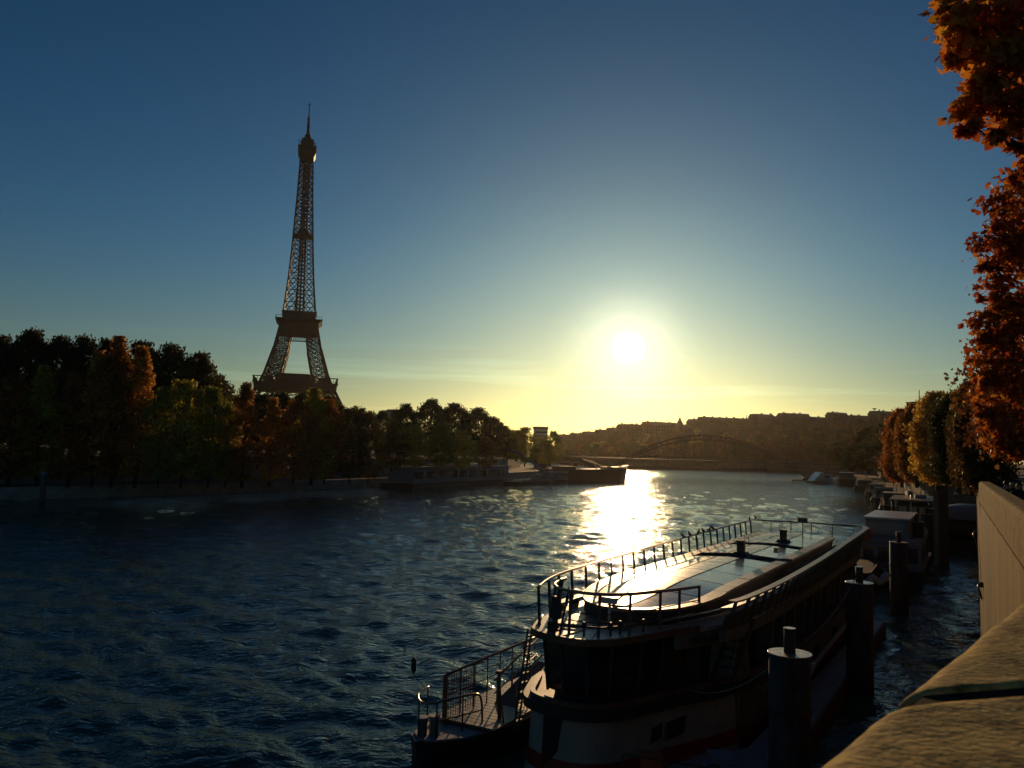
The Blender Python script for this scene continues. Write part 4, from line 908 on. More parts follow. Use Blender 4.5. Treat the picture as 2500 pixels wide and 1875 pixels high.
wc = empty('cabin_boat', (27.6, 66, 0), local_frame(None, 29), 'white cabin boat with dark square windows moored behind the tour boat stern', 'boat')
Ln = 17; w_ = 7.5
G().prism([(0, -w_ / 2 + .3), (Ln, -w_ / 2 + .3), (Ln, w_ / 2 - .3), (0, w_ / 2 - .3)], -.8, 1.3, [(0, -w_ / 2), (Ln, -w_ / 2), (Ln, w_ / 2), (0, w_ / 2)]).build('hull', 'black_hull', wc)
cb = G().box((7, 0, 2.35), (12.5, 7.1, 2.1)).build('cabin', 'grey_paint', wc)
for j in range(4): G().box((.71, -2.6 + j * 1.75, 2.5), (.1, 1.2, 1.15)).build('window', 'window_glass', cb)
for j in range(6):
    for s_ in (-1, 1): G().box((1.8 + j * 2.0, s_ * 3.56, 2.5), (1.3, .08, 1.1)).build('window', 'window_glass', cb)
ud = G().box((7.2, .6, 4.3), (9.5, 5.2, 1.7)).build('upper_cabin', 'grey_paint', wc)
G().box((7.2, .6, 5.22), (10.1, 5.7, .14)).build('roof', 'white_paint', ud); G().box((1.3, .2, 3.56), (1.6, 6.6, .3)).build('fore_roof', 'grey_paint', cb)
G().box((2.42, .6, 4.4), (.08, 4.6, 1.0)).build('window', 'roof_glass', ud)
G().prism([(8.5, -3.6), (13, -3.6), (13, -2.05), (8.5, -2.05)], 3.42, [3.6, 3.6, 4.8, 4.8]).build('sloped_canopy', 'cloth_white', wc)
G().box((1.2, 2.9, 3.9), (1.6, .9, 1.0)).build('life_raft_box', 'orange_paint', wc)
tb = empty('tent_boat', (50.5, 92, 0), local_frame(None, 29), 'dark pontoon boat with low domed tent roof beside the quay wall', 'boat')
G().box((6, 0, .4), (14, 7.5, 1.8)).build('hull', 'black_hull', tb); G().lathe([(3.4, 1.3), (3.4, 3.6)], 16, (4, 0, 0)).build('wall', 'dark_paint', tb)
g_ = G(); g_.lathe([(3.9, 3.5), (3.9, 3.7), (3.3, 4.35), (2.2, 4.9), (1.0, 5.15), (.05, 5.2)], 20, (4, 0, 0)); g_.build('tent_roof', 'grey_paint', tb)
wb.scale = (1, .66, 1.3); wc.location = (30.1, 66, 0); wc.scale = (1, .62, 1)
# ------------------------------------------------------------------ mooring piles
piles = [(1928, 1593, 22.9, 'nearest and widest steel mooring pile with a flat sunlit cap'), (2098, 1421, 36.2, 'second nearest mooring pile, at the tour boat side'), (2194, 1323, 54.6, 'third mooring pile standing alone in the open water'), (2238, 1273, 72, 'fourth mooring pile, in front of the cabin boat'), (2262, 1254, 83.6, 'fifth mooring pile, before the tent roofed boat'), (2272, 1241, 94, 'sixth mooring pile, stepped behind the fifth'), (2281, 1228, 106, 'farthest mooring pile of the line')]
pg = G(); pg.lathe([(.55, -9), (.55, 0), (.545, .03)], 28)
for i, (px, py, d, lb) in enumerate(piles):
    q = at(px, py, d=d); r_ = empty('mooring_pile', (q.x, q.y, q.z), 0, lb, 'mooring pile', 'steel mooring piles in line along the quay')
    if i == 0:
        o5 = G().lathe([(.565, -1.55), (.572, -1.53), (.572, -1.45), (.565, -1.43)], 30).build('weld_collar', 'rust_hull', r_); o6 = G().box((-.2, -.56, -1.0), (.12, .1, 1.6)).build('wear_strip', 'rust_hull', r_)
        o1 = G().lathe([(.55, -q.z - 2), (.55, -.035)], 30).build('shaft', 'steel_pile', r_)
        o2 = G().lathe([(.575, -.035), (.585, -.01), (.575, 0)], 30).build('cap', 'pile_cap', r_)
        o3 = G().lathe([(.155, .0), (.15, .62)], 16).lathe([(.17, .62), (.17, .645)], 16).build('bollard_post', 'steel_pile', r_)
        o4 = G().lathe([(.165, .647), (.16, .655)], 16).build('post_cap', 'pile_cap', r_)
    else:
        for o_ in (o1, o2, o3, o4, o5, o6): c_ = o_.copy(); COL.objects.link(c_); c_.parent = r_
q = at(2296, 1170, d=80); r_ = empty('dolphin_post', (q.x, q.y, 0), 0, 'tallest square dark post rising above the line of piles in front of the golden tree', 'post')
G().box((0, 0, q.z / 2 - 1), (.95, .95, q.z + 2)).build('shaft', 'steel_pile', r_); G().box((0, 0, q.z + .05), (1.05, 1.05, .1)).build('cap', 'steel_pile', r_)

# ------------------------------------------------------------------ the tour boat
BH = math.radians(30); BO = Vector((2.2, 25.0, 0))
tbt = empty('tour_boat', BO, math.pi / 2 - BH, 'long glass-roofed river tour boat with rounded bridge, timber-edged roof and red-banded white hull', 'tour boat')
def B(u, v, z=0): return Vector((u, -v, z))
PLAN = smooth_line([(1.6, -2.35), (.75, -1.95), (.35, -1.1), (.3, -.2), (.75, .55), (1.7, 1.05), (3.4, 1.75), (5.2, 2.6), (7.5, 3.35)], 5)   # bow outline seen from above (u, v)
PLAN = [(q[0], q[1]) for q in [(v.x, v.y) for v in [Vector((p_[0], p_[1], 0)) for p_ in PLAN]]]
def outline(du, left=-3.05, end=34.6, right=3.5):
    """closed plan, pushed outward by du (metres) about the spine"""
    pts = [(2.2, -2.6), ] ; base = [(4.0, -2.9)] + [(2.6, -2.7)] + PLAN + [(12, right), (34.2, right), (end, right - .5), (end, left + .6), (34.2, left), (12, left)]
    out = []
    n_ = len(base)
    for i, (u, v) in enumerate(base):
        a, b = base[i - 1], base[(i + 1) % n_]; t = Vector((b[0] - a[0], b[1] - a[1], 0)); t.normalize(); nn = Vector((-t.y, t.x, 0))   # outward is to the left of travel in (u,v) with v right-handed flip
        out.append((u - nn.x * du * -1 * -1, v - nn.y * du))
    return out
def poly(pts): return [(u, -v) for u, v in pts]
def cut(ol, u0, fore):      # fore part of the plan up to u0, or the rest of it
    res = []; n_ = len(ol)
    for i in range(n_):
        a, b = ol[i], ol[(i + 1) % n_]; ina = (a[0] <= u0) == fore; inb = (b[0] <= u0) == fore
        if ina: res.append(a)
        if ina != inb: t = (u0 - a[0]) / (b[0] - a[0]); res.append((u0 + (-.004 if fore else .004), a[1] + (b[1] - a[1]) * t))
    return res
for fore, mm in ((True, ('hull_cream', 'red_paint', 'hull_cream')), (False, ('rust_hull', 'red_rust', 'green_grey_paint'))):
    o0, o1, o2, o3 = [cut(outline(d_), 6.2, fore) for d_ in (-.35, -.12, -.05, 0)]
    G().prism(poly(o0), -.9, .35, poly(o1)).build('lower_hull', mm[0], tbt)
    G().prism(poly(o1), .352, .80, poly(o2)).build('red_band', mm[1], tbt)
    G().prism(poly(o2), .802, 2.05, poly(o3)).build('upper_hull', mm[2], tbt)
G().prism(poly(outline(-.25)), 2.052, 2.36).build('bulwark_recess', 'dark_paint', tbt)
def ring(outl, z, w_, h, name, m_, parent, seg=None):
    pts = outl if seg is None else outl[seg[0]:seg[1]]
    g_ = G(); g_.sweep([B(u, v, z) for u, v in pts], [(-w_ / 2, 0), (w_ / 2, 0), (w_ / 2, h), (-w_ / 2, h)]); return g_.build(name, m_, parent)
ring(outline(.04), 2.36, .16, .13, 'rubbing_rail', 'brown_rail', tbt, (1, 44))
# dark hull openings and portholes on the bow flank
for (u0, v0, u1, v1, z0, z1) in ((2.3, 1.32, 2.75, 1.52, 1.05, 1.5), (2.9, 1.6, 3.7, 1.96, 1.05, 1.55)):
    G().add([B(u0, v0 + .04, z0), B(u1, v1 + .04, z0 + .1), B(u1 + .1, v1 + .08, z1 + .1), B(u0 + .15, v0 + .08, z1), B(u0, v0 - .1, z0), B(u1, v1 - .1, z0 + .1), B(u1 + .1, v1 - .1, z1 + .1), B(u0 + .15, v0 - .1, z1)], [(0, 1, 2, 3), (4, 7, 6, 5), (0, 4, 5, 1), (1, 5, 6, 2), (2, 6, 7, 3), (3, 7, 4, 0)]).build('hull_window', 'window_glass', tbt)
# anchor recess, a dark vertical band on the stem
G().add([B(.30, -1.35, .45), B(.27, -.85, .45), B(.20, -.65, 2.1), B(.22, -1.25, 2.1), B(.6, -1.3, .4), B(.6, -.8, .4), B(.6, -.6, 2.1), B(.6, -1.2, 2.1)], [(0, 3, 2, 1), (4, 5, 6, 7), (0, 1, 5, 4), (1, 2, 6, 5), (2, 3, 7, 6), (3, 0, 4, 7)]).build('stem_band', 'black_hull', tbt)
# wheelhouse: raked curved screen
W0 = [(1.9, -1.9), (1.15, -1.6), (.85, -.9), (.95, -.15), (1.5, .35), (2.6, .85), (3.6, 1.2)]; W1 = [(1.7, -2.0), (1.0, -1.7), (.68, -.95), (.75, -.1), (1.3, .5), (2.5, 1.0), (3.6, 1.35)]
wcab = empty('wheelhouse', (0, 0, 0)); wcab.parent = tbt
g_ = G(); n_ = len(W0)
core0 = [(u + .25, v * .93) for u, v in W0]; g_.prism(poly(core0 + [(6.2, 1.6), (6.2, -2.4)]), 2.36, 4.2)
g_.build('cabin_wall', 'dark_paint', wcab)
for i in range(n_ - 1):
    (a, b), (c, d) = (W0[i], W0[i + 1]), (W1[i], W1[i + 1]); e = .03
    def mixp(p_, q_, t): return (p_[0] + (q_[0] - p_[0]) * t, p_[1] + (q_[1] - p_[1]) * t)
    a_, b_, c_, d_ = mixp(a, b, e), mixp(a, b, 1 - e), mixp(c, d, e), mixp(c, d, 1 - e)
    inn = lambda p_: (p_[0] + .04, p_[1] * .985)
    V = [B(*a_, 2.55), B(*b_, 2.55), B(*d_, 4.12), B(*c_, 4.12), B(*inn(a_), 2.55), B(*inn(b_), 2.55), B(*inn(d_), 4.12), B(*inn(c_), 4.12)]
    G().add(V, [(0, 1, 2, 3), (4, 7, 6, 5), (0, 4, 5, 1), (1, 5, 6, 2), (2, 6, 7, 3), (3, 7, 4, 0)]).build('windscreen_pane', 'screen_glass', wcab)
g_ = G()
for (p_, q_) in zip(W0, W1): G().beam(B(p_[0] - .02, p_[1], 2.5), B(q_[0] - .02, q_[1], 4.2), .07).build('window_frame', 'dark_paint', wcab)
# visor roof and upper deck
VIS = outline(-.02)
k0, k1 = 1, 44
up = G().prism(poly(outline(0)), 4.2, 4.34).build('upper_deck', 'deck_grit', tbt)
ring(outline(.03), 4.18, .09, .22, 'visor_edge', 'brown_rail', up, (1, 36))
# seams on the visor deck
g_ = G()
for (u0, v0, u1, v1) in ((.45, -1.6, 1.5, -1.3), (.4, -.9, 1.6, -.7), (.55, .1, 1.8, -.25), (1.4, .85, 2.4, .2), (2.8, 1.45, 3.2, .9), (1.5, -1.9, 1.7, -.6)): g_.beam(B(u0, v0, 4.355), B(u1, v1, 4.355), .05, .03)
g_.build('deck_seam', 'teak', up)
# timber landing wedge behind the bow rail
for k in range(7): G().add([B(1.9 + .1 * k, -1.9 + k * .34, 4.36), B(1.9 + .1 * k, -1.6 + k * .34, 4.36), B(4.2, -1.6 + k * .34, 4.36), B(4.4, -1.9 + k * .34, 4.36), B(1.9 + .1 * k, -1.9 + k * .34, 4.42), B(1.9 + .1 * k, -1.6 + k * .34, 4.42), B(4.2, -1.6 + k * .34, 4.42), B(4.4, -1.9 + k * .34, 4.42)], [(3, 2, 1, 0), (4, 5, 6, 7), (0, 1, 5, 4), (1, 2, 6, 5), (2, 3, 7, 6), (3, 0, 4, 7)]).build('plank', 'teak', up)
# raised roof body, its timber border, glass panes
def rw(u):      # half-outline of the roof: left v, right v
    t = min(1, max(0, (u - 3.3) / 4.2)); s_ = math.sqrt(1 - (1 - t) ** 2); e_ = min(1, max(0, (33.5 - u) / 1.5)); e_ = math.sqrt(max(0, 1 - (1 - e_) ** 2)) * .35 + .65
    return (-.45 - 2.15 * s_ * e_, -.2 + 2.35 * s_ * e_)
us = [3.3, 3.4, 3.7, 4.2, 5, 6, 7.5] + list(np.arange(9, 33, 1.5)) + [33, 33.5]
Lo = [(u, rw(u)[0]) for u in us]; Ro = [(u, rw(u)[1]) for u in us]
full = Lo + Ro[::-1]
def rb0(u): t = min(1, max(0, (u - 3.3) / 6)); return 4.75 + .20 * t * t * (3 - 2 * t)
G().prism(poly(full[::-1]), 4.345, [rb0(u) for u, v in full[::-1]]).build('roof_side', 'dark_paint', tbt)
glz = empty('glass_roof', (0, 0, 0)); glz.parent = tbt
def rb(u): t = min(1, max(0, (u - 3.3) / 6)); return 4.80 + .20 * t * t * (3 - 2 * t)
def zr(u, v, lift=0):   # gently cambered roof surface
    l_, r_ = rw(u); c_ = -.15; h = .17 * (1 - abs((v - c_) / max(.3, (r_ - c_) if v > c_ else (c_ - l_))) ** 1.3 * .95); e_ = min(1, (u - 3.3) / 4); return rb(u) + h * min(1, .35 + .65 * e_) + lift
def pane(u0, u1, f0, f1, m_, name='roof_pane', gap_=.045):
    """f: share from the left edge (0) to the right edge (1), inside the timber border"""
    nu, nv = 5, 3; V = []
    for lift in (0, -.05):
        for i in range(nu):
            u = u0 + gap_ + (u1 - u0 - 2 * gap_) * i / (nu - 1); l_, r_ = rw(u); l_ += .42; r_ -= .40
            for j in range(nv):
                w_ = max(.05, r_ - l_); f = f0 + (f1 - f0) * j / (nv - 1); v = l_ + w_ * f; v += (gap_ if j == 0 else -gap_ if j == nv - 1 else 0); V.append(B(u, v, zr(u, v, lift)))
    F = [(i * nv + j, (i + 1) * nv + j, (i + 1) * nv + j + 1, i * nv + j + 1) for i in range(nu - 1) for j in range(nv - 1)]
    o_ = nu * nv; F2 = [tuple(q + o_ for q in f)[::-1] for f in F]
    rim = [i * nv for i in range(nu)] + [(nu - 1) * nv + j for j in range(1, nv)] + [i * nv + nv - 1 for i in range(nu - 2, -1, -1)] + [j for j in range(nv - 2, 0, -1)]
    S_ = [(rim[i], o_ + rim[i], o_ + rim[(i + 1) % len(rim)], rim[(i + 1) % len(rim)]) for i in range(len(rim))]
    g_ = G(); g_.add(V, F + F2, True); g_.add(V, S_); return g_.build(name, m_, glz)
secs = [(3.75, [6.6, 9.4, 12.2, 15.0, 17.4]), (19.2, [21.6, 24.0]), (25.4, [28.0, 30.6, 33.0])]
for s0, ends in secs:
    u0 = s0
    for u1 in ends:
        pane(u0, u1, 0, .33, 'roof_glass_glare'); pane(u0, u1, .33, .62, 'roof_glass_glare'); pane(u0, u1, .62, 1, 'roof_glass'); u0 = u1
g_ = G()
for s0, ends in secs:
    e1 = ends[-1]; N_ = 14
    fr_p = ([(s0 - .1 + (e1 + .2 - s0) * i / N_, rw(s0 - .1 + (e1 + .2 - s0) * i / N_)[0] + .2) for i in range(N_ + 1)] + [(s0 - .1 + (e1 + .2 - s0) * i / N_, rw(s0 - .1 + (e1 + .2 - s0) * i / N_)[1] - .2) for i in range(N_, -1, -1)])[::-1]; g_.prism(poly(fr_p), [rb(u) - .07 for u, v in fr_p], [rb(u) - .022 for u, v in fr_p])
g_.build('roof_frame', 'dark_paint', glz)
# timber border planks, right and left of the glass
for side in (0, 1):
    lo = 3.35
    while lo < 33.3:
        hi = min(33.4, lo + 1.15)
        if not (side == 1 and (17.5 < lo < 18.6 or 24.2 < lo < 25.0)):
            g_ = G(); pts = [lo + .02, (lo + hi) / 2, hi - .02]; wv = .46
            e0 = [(u, rw(u)[side] + (.06 if side else -.06)) for u in pts]; e1 = [(u, rw(u)[side] - (wv if side else -wv)) for u in pts]
            zj = rnd.uniform(-.006, .006)
            pl_ = e0 + e1[::-1]
            if side: pl_ = pl_
            else: pl_ = pl_[::-1]
            rv_ = pl_[::-1]; g_.prism(poly(rv_), [rb(q_[0]) - .04 + zj for q_ in rv_], [rb(q_[0]) + .06 + zj for q_ in rv_]); g_.build('border_plank', 'teak', glz)
        lo = hi
# second timber walk on the left, outside the roof
lo = 4.2
while lo < 33.5:
    hi = lo + 1.3; g_ = G(); u_ = [lo + .03, hi - .03]
    g_.prism(poly([(u_[0], -3.05), (u_[1], -3.05), (u_[1], -2.72), (u_[0], -2.72)])[::-1], 4.53, 4.6); g_.build('side_plank', 'teak', up); lo = hi
g_ = G(); lo = 4.5
while lo < 33: g_.box(B(lo, -2.9, 4.435), (.08, .28, .18)); lo += 1.3
g_.build('walk_bracket', 'brown_rail', up)
# vents and cross openings
for u, v, n_ in ((18.8, -.1, 'vent_funnel'), (26.6, .3, 'vent_funnel')):
    g_ = G(); g_.box(B(u, v, 5.5), (.34, .34, .6)); g_.box(B(u - .02, v, 5.82), (.42, .4, .06)); g_.prism(poly([(u - .5, v - .5), (u + .5, v - .5), (u + .5, v + .5), (u - .5, v + .5)])[::-1], 4.97, 5.3, poly([(u - .26, v - .26), (u + .26, v - .26), (u + .26, v + .26), (u - .26, v + .26)])[::-1]); g_.build(n_, 'dark_paint', tbt)
g_ = G(); g_.tube([B(27.5, 1.2, 5.1), B(27.5, 1.2, 6.3)], .03, 6); g_.box(B(27.5, 1.2, 6.4), (.3, .5, .25)); g_.build('lamp_mast', 'rail_dark', tbt)
for u, v in ((22.3, -.8), (22.3, -.6), (17.6, -1.9), (21.5, 1.2)): G().tube([B(u, v, 5.2), B(u, v, 5.9)], .015, 5).build('whip_aerial', 'rail_steel', tbt)
G().box(B(20.2, 1.3, 5.35), (.3, .2, .25)).build('roof_lamp', 'rail_steel', tbt)
# left leaning rail with posts
LR = [B(1.8, -2.75 + .35, 5.5), B(5, -3.1, 5.53), B(12, -3.25, 5.6), B(22, -3.3, 5.68), B(33.4, -3.3, 5.72), B(34.2, -3.0, 5.72), B(34.8, 0, 5.72), B(34.7, 2.6, 5.7), B(34.7, 3.0, 5.7)]
rl = G(); rl.tube(smooth_line(LR, 6), .045, 8); rl = rl.build('side_railing', 'rail_steel', tbt)
u = 1.9
while u < 33.6:
    g_ = G(); v0 = float(np.interp(u, [1.8, 5, 12, 34], [-2.4, -3.1, -3.25, -3.3])); z1 = float(np.interp(u, [1.8, 34], [5.5, 5.72]))
    g_.beam(B(u - .28, v0 + .22, 4.3), B(u, v0, z1), .05, .09); g_.build('rail_post', 'rail_dark', rl); u += 1.32
for k in range(5): G().beam(B(34.5, -2.2 + k * 1.3, 4.3), B(34.8, -2.2 + k * 1.3, 5.7), .04).build('rail_post', 'rail_dark', rl)
# bow hand rail, curling round the front
CR = smooth_line([B(3.4, -2.15, 5.62), B(2.2, -1.95, 5.62), B(1.45, -1.45, 5.62), B(1.2, -.7, 5.61), B(1.35, .1, 5.6), B(2.1, .75, 5.58), B(3.6, 1.2, 5.52), B(5.0, 1.55, 5.46), B(5.9, 1.8, 5.44)], 7)
cr_ = G(); cr_.tube(CR, .055, 8); cr_ = cr_.build('bow_railing', 'rail_steel', tbt)
g_ = G()
for u, v, z in ((2.2, -1.95, 5.6), (1.22, -.9, 5.6), (1.32, .05, 5.6), (2.1, .75, 5.56), (3.6, 1.2, 5.5), (4.7, 1.48, 5.46), (5.85, 1.8, 5.44)): G().beam(B(u - .22, v + .06, 4.33), B(u, v, z), .06, .08).build('rail_post', 'rail_dark', cr_)
for z in (4.72, 4.98): G().tube([B(q.x, -q.y, z) for q in CR[12:]], .02, 5, False).build('mid_rail', 'rail_dark', cr_)
# signal mast and gear at the bow
g_ = G(); g_.beam(B(.95, -1.35, 4.3), B(1.75, -1.5, 5.85), .13, .11); g_.beam(B(1.0, -1.15, 4.3), B(1.9, -1.3, 5.6), .06); g_.box(B(.78, -1.3, 4.55), (.22, .26, .3)); g_.box(B(1.5, -1.55, 5.0), (.2, .3, .7), .3); g_.tube([B(1.3, -1.2, 4.7), B(1.1, -1.0, 5.2), B(1.5, -1.1, 5.4)], .03, 6)
g_.build('signal_mast', 'dark_paint', tbt)
g_ = G()
for u, v in ((1.05, -.35), (1.5, .35), (2.6, 1.0), (1.9, .5)): g_.tube([B(u, v, 4.34), B(u, v, 4.62)], .035, 6); g_.lathe([(.02, .24), (.09, .3), (.09, .36), (.03, .42)], 8, tuple(B(u, v, 4.34)))
g_.tube([B(.95, -.6, 4.62), B(1.2, .2, 4.62), B(2.0, .75, 4.62), B(3.2, 1.2, 4.64), B(5, 1.9, 4.7)], .025, 6); g_.build('deck_fitting', 'dark_paint', tbt)
G().tube([B(2.4, -.1, 4.4), B(2.45, -.1, 5.2)], .05, 8).box(B(2.42, -.1, 5.25), (.16, .5, .2)).build('search_lamp', 'lamp_glass', tbt)
# long handrail bars on the right of the foredeck
for dz in (0, .18): G().tube([B(2.9, 1.5, 4.52 + dz), B(4.5, 2.1, 4.55 + dz), B(6.4, 2.75, 4.6 + dz)], .03, 6).build('foredeck_rail', 'rail_steel', tbt)
# right flaring bulwark: cap rail, ribs, glazed infill and lower band
CAP = [(4.7, 3.25, 5.25), (6, 3.5, 5.28), (10, 3.78, 5.34), (18, 3.9, 5.42), (26, 3.9, 5.55), (31, 3.95, 5.68), (33.4, 3.85, 5.74), (34.5, 3.3, 5.76), (34.9, 2.3, 5.76)]
capl = smooth_line([B(*c) for c in CAP], 6)
g_ = G(); g_.sweep(capl, [(-.13, -.03), (.13, -.03), (.13, .03), (-.13, .03)]); cap = g_.build('cap_rail', 'teak', tbt)
def cap_at(u):
    v = float(np.interp(u, [c[0] for c in CAP], [c[1] for c in CAP])); z = float(np.interp(u, [c[0] for c in CAP], [c[2] for c in CAP])); return v, z
u = 5.0
while u < 34:
    v, z = cap_at(u); g_ = G(); g_.beam(B(u, v, z - .03), B(u + .12, v - .42, 4.05), .05, .11); g_.build('rib', 'green_grey_paint', cap); u += .98
g_ = G(); pts = [(u, *cap_at(u)) for u in np.linspace(4.7, 34.2, 24)]
V = []; 
for u, v, z in pts: V += [B(u, v - .16, z - .45), B(u, v - .36, 4.25), B(u, v - .40, 4.25), B(u, v - .20, z - .45)]
F = []
for i in range(len(pts) - 1):
    for j in range(4): F.append((i * 4 + j, (i + 1) * 4 + j, (i + 1) * 4 + (j + 1) % 4, i * 4 + (j + 1) % 4))
g_.add(V, F); g_.build('infill_panel', 'green_grey_paint', cap)
g_ = G(); g_.sweep([B(u, v - .34, 3.92) for u, v, z in pts], [(-.1, 0), (.1, 0), (.1, .36), (-.1, .36)]); g_.build('fascia', 'green_grey_paint', tbt)
# inner benches along the cap and louvres in the trench
lo = 5.2
while lo < 33:
    hi = min(lo + 1.35, 33.2); v0, z0 = cap_at(lo); v1, z1 = cap_at(hi); g_ = G()
    g_.add([B(lo + .03, v0 - .62, z0 - .34), B(hi - .03, v1 - .62, z1 - .34), B(hi - .03, v1 - .2, z1 - .28), B(lo + .03, v0 - .2, z0 - .28), B(lo + .03, v0 - .62, z0 - .4), B(hi - .03, v1 - .62, z1 - .4), B(hi - .03, v1 - .2, z1 - .34), B(lo + .03, v0 - .2, z0 - .34)], [(0, 1, 2, 3), (7, 6, 5, 4), (0, 4, 5, 1), (1, 5, 6, 2), (2, 6, 7, 3), (3, 7, 4, 0)]); g_.build('bench_plank', 'teak', cap); lo = hi
u = 17.5
while u < 31: 
    G().box(B(u, 2.75, 4.72), (.42, .62, .05), 0, Matrix.Rotation(.5, 3, 'Y')).build('louvre', 'teak', up); u += .72
# lower side below the fascia: columns, glass, sill, belt
sw = G(); sw.prism(poly([(5.5, -2.6), (33.5, -2.6), (33.5, 2.7), (7.6, 2.7), (5.5, 1.9)])[::-1], 2.37, 4.19); sw.build('saloon_wall', 'dark_paint', tbt)
u = 8.0
while u < 32.5: 
    G().add([B(u, 2.76, 2.5), B(u + 1.45, 2.76, 2.5), B(u + 1.45, 2.82, 3.85), B(u, 2.82, 3.85), B(u, 2.71, 2.5), B(u + 1.45, 2.71, 2.5), B(u + 1.45, 2.77, 3.85), B(u, 2.77, 3.85)], [(0, 3, 2, 1), (4, 5, 6, 7), (0, 1, 5, 4), (1, 2, 6, 5), (2, 3, 7, 6), (3, 0, 4, 7)]).build('saloon_window', 'screen_glass', tbt)
    G().prism(poly([(u + 1.5, 2.72), (u + 1.72, 2.72), (u + 1.72, 3.42), (u + 1.5, 3.42)])[::-1], 2.06, 4.0, poly([(u + 1.48, 2.9), (u + 1.74, 2.9), (u + 1.74, 3.5), (u + 1.48, 3.5)])[::-1]).build('side_column', 'green_grey_paint', tbt); u += 2.05
G().prism(poly([(5.9, 2.1), (7.1, 2.55), (7.2, 3.3), (6.0, 2.9)])[::-1], 2.06, 4.1, poly([(6.2, 2.2), (6.9, 2.5), (7.0, 3.1), (6.3, 2.85)])[::-1]).build('side_pylon', 'green_grey_paint', tbt)
ring([(7.5, 3.42), (12, 3.58), (34, 3.58)], 2.05, .18, .2, 'side_belt', 'rust_hull', tbt)
# stair and cables on the right of the wheelhouse
g_ = G()
for s_ in (0, .65): g_.beam(B(4.9 + s_ * .2, 2.35 + s_, 2.2), B(6.9 + s_ * .2, 2.75 + s_, 4.3), .06, .16)
for k in range(8): g_.box(B(5.05 + k * .26, 2.75 + k * .05, 2.4 + k * .26), (.24, .62, .04))
g_.build('stair', 'dark_paint', tbt)
g_ = G(); g_.tube([B(5.6, 3.2, 1.2), B(6.8, 3.1, 4.6)], .015, 5); g_.tube([B(5.1, 3.0, 2.0), B(6.6, 3.1, 4.7)], .03, 5); g_.build('stay_cable', 'rope', tbt)
# lettering on the fascia right of the wheelhouse
cu = bpy.data.curves.new('lettering', 'FONT'); cu.body = 'MADELEINE'; cu.size = .30; cu.extrude = .006; cu.space_character = 1.05; cu.materials.append(MATS['letter_paint'])
lt0 = bpy.data.objects.new('name_lettering', cu); COL.objects.link(lt0); bpy.context.view_layer.update()
lm = bpy.data.meshes.new_from_object(lt0.evaluated_get(bpy.context.evaluated_depsgraph_get())); bpy.data.objects.remove(lt0)
lt = bpy.data.objects.new('name_lettering', lm); COL.objects.link(lt)
G().add([B(3.5, 1.86, 3.74), B(6.3, 3.08, 3.74), B(6.3, 3.08, 4.19), B(3.5, 1.86, 4.19), B(3.5, 1.70, 3.74), B(6.3, 2.92, 3.74), B(6.3, 2.92, 4.19), B(3.5, 1.70, 4.19)], [(0, 3, 2, 1), (4, 5, 6, 7), (0, 1, 5, 4), (1, 2, 6, 5), (2, 3, 7, 6), (3, 0, 4, 7)]).build('name_board', 'green_grey_paint', tbt)
lt.parent = tbt; xdir = (B(6.3, 3.08) - B(3.5, 1.86)).normalized(); M_ = Matrix((xdir, Vector((0, 0, 1)), xdir.cross(Vector((0, 0, 1))))).transposed().to_4x4()
lt.matrix_local = Matrix.Translation(B(3.95, 2.075, 3.85) + xdir.cross(Vector((0, 0, 1))) * .012) @ M_

# ------------------------------------------------------------------ landing pontoon left of the boat
lp = empty('landing_pontoon', BO, math.pi / 2 - BH, 'low landing pontoon with timber railings and twin bollards at the left of the tour boat', 'pontoon')
PO = [(-.9, -5.2), (-.75, -4.7), (.1, -4.0), (2.4, -3.35), (7.5, -3.3), (7.5, -5.95), (1.2, -6.0), (-.4, -5.75)]
G().prism(poly([(u * .97 + .15, v * .96 - .15) for u, v in PO]), -.7, .78, poly(PO)).build('hull', 'black_hull', lp)
dk = G().prism(poly([(u * .96 + .1, v * .965 - .15) for u, v in PO]), .78, .84).build('foredeck', 'grey_paint', lp)
for k in range(22):
    u = 1.0 + k * .29; G().box(B(u + .13, -4.65, .93), (.255, 2.45, .06)).build('plank', 'teak', dk)
g_ = G(); g_.box(B(4.2, -4.65, .87), (6.5, 2.3, .06)); g_.build('plank_bearer', 'dark_paint', dk)
for du, dv in ((0, 0), (.32, .22)): G().lathe([(.15, 0), (.15, .5), (.19, .52), (.19, .58)], 14, tuple(B(-.45 + du, -5.15 + dv - .1, .84))).build('bollard', 'grey_paint', lp)
g_ = G(); g_.tube(smooth_line([B(.85, -5.3, 2.42), B(3.5, -5.15, 2.56), B(6.8, -4.95, 2.7)], 4), .05, 8); hr_ = g_.build('timber_handrail', 'brown_rail', lp)
g_ = G()
for k in range(8): u = .9 + k * .8; vv = -5.3 + .05 * k; G().tube([B(u, vv, .85), B(u, vv, 2.4 + .045 * k)], .025, 5).build('rail_post', 'rail_dark', hr_)
for z in (1.3, 1.75, 2.1): G().tube([B(.9, -5.3, z), B(6.8, -4.95, z + .15)], .015, 5, False).build('mid_rail', 'rail_dark', hr_)
mp_ = G()
for k in range(13): mp_.beam(B(.9 + k * .14, -5.29 + k * .008, 1.0), B(.9 + k * .14, -5.29 + k * .008, 2.38), .016)
for k in range(11): mp_.beam(B(.9, -5.29, 1.0 + k * .135), B(2.6, -5.19, 1.02 + k * .135), .014)
mp_.build('mesh_screen', 'mesh_panel', hr_)['kind'] = 'stuff'
G().beam(B(.86, -5.3, .84), B(.86, -5.3, 2.44), .12).build('end_post', 'brown_rail', lp)
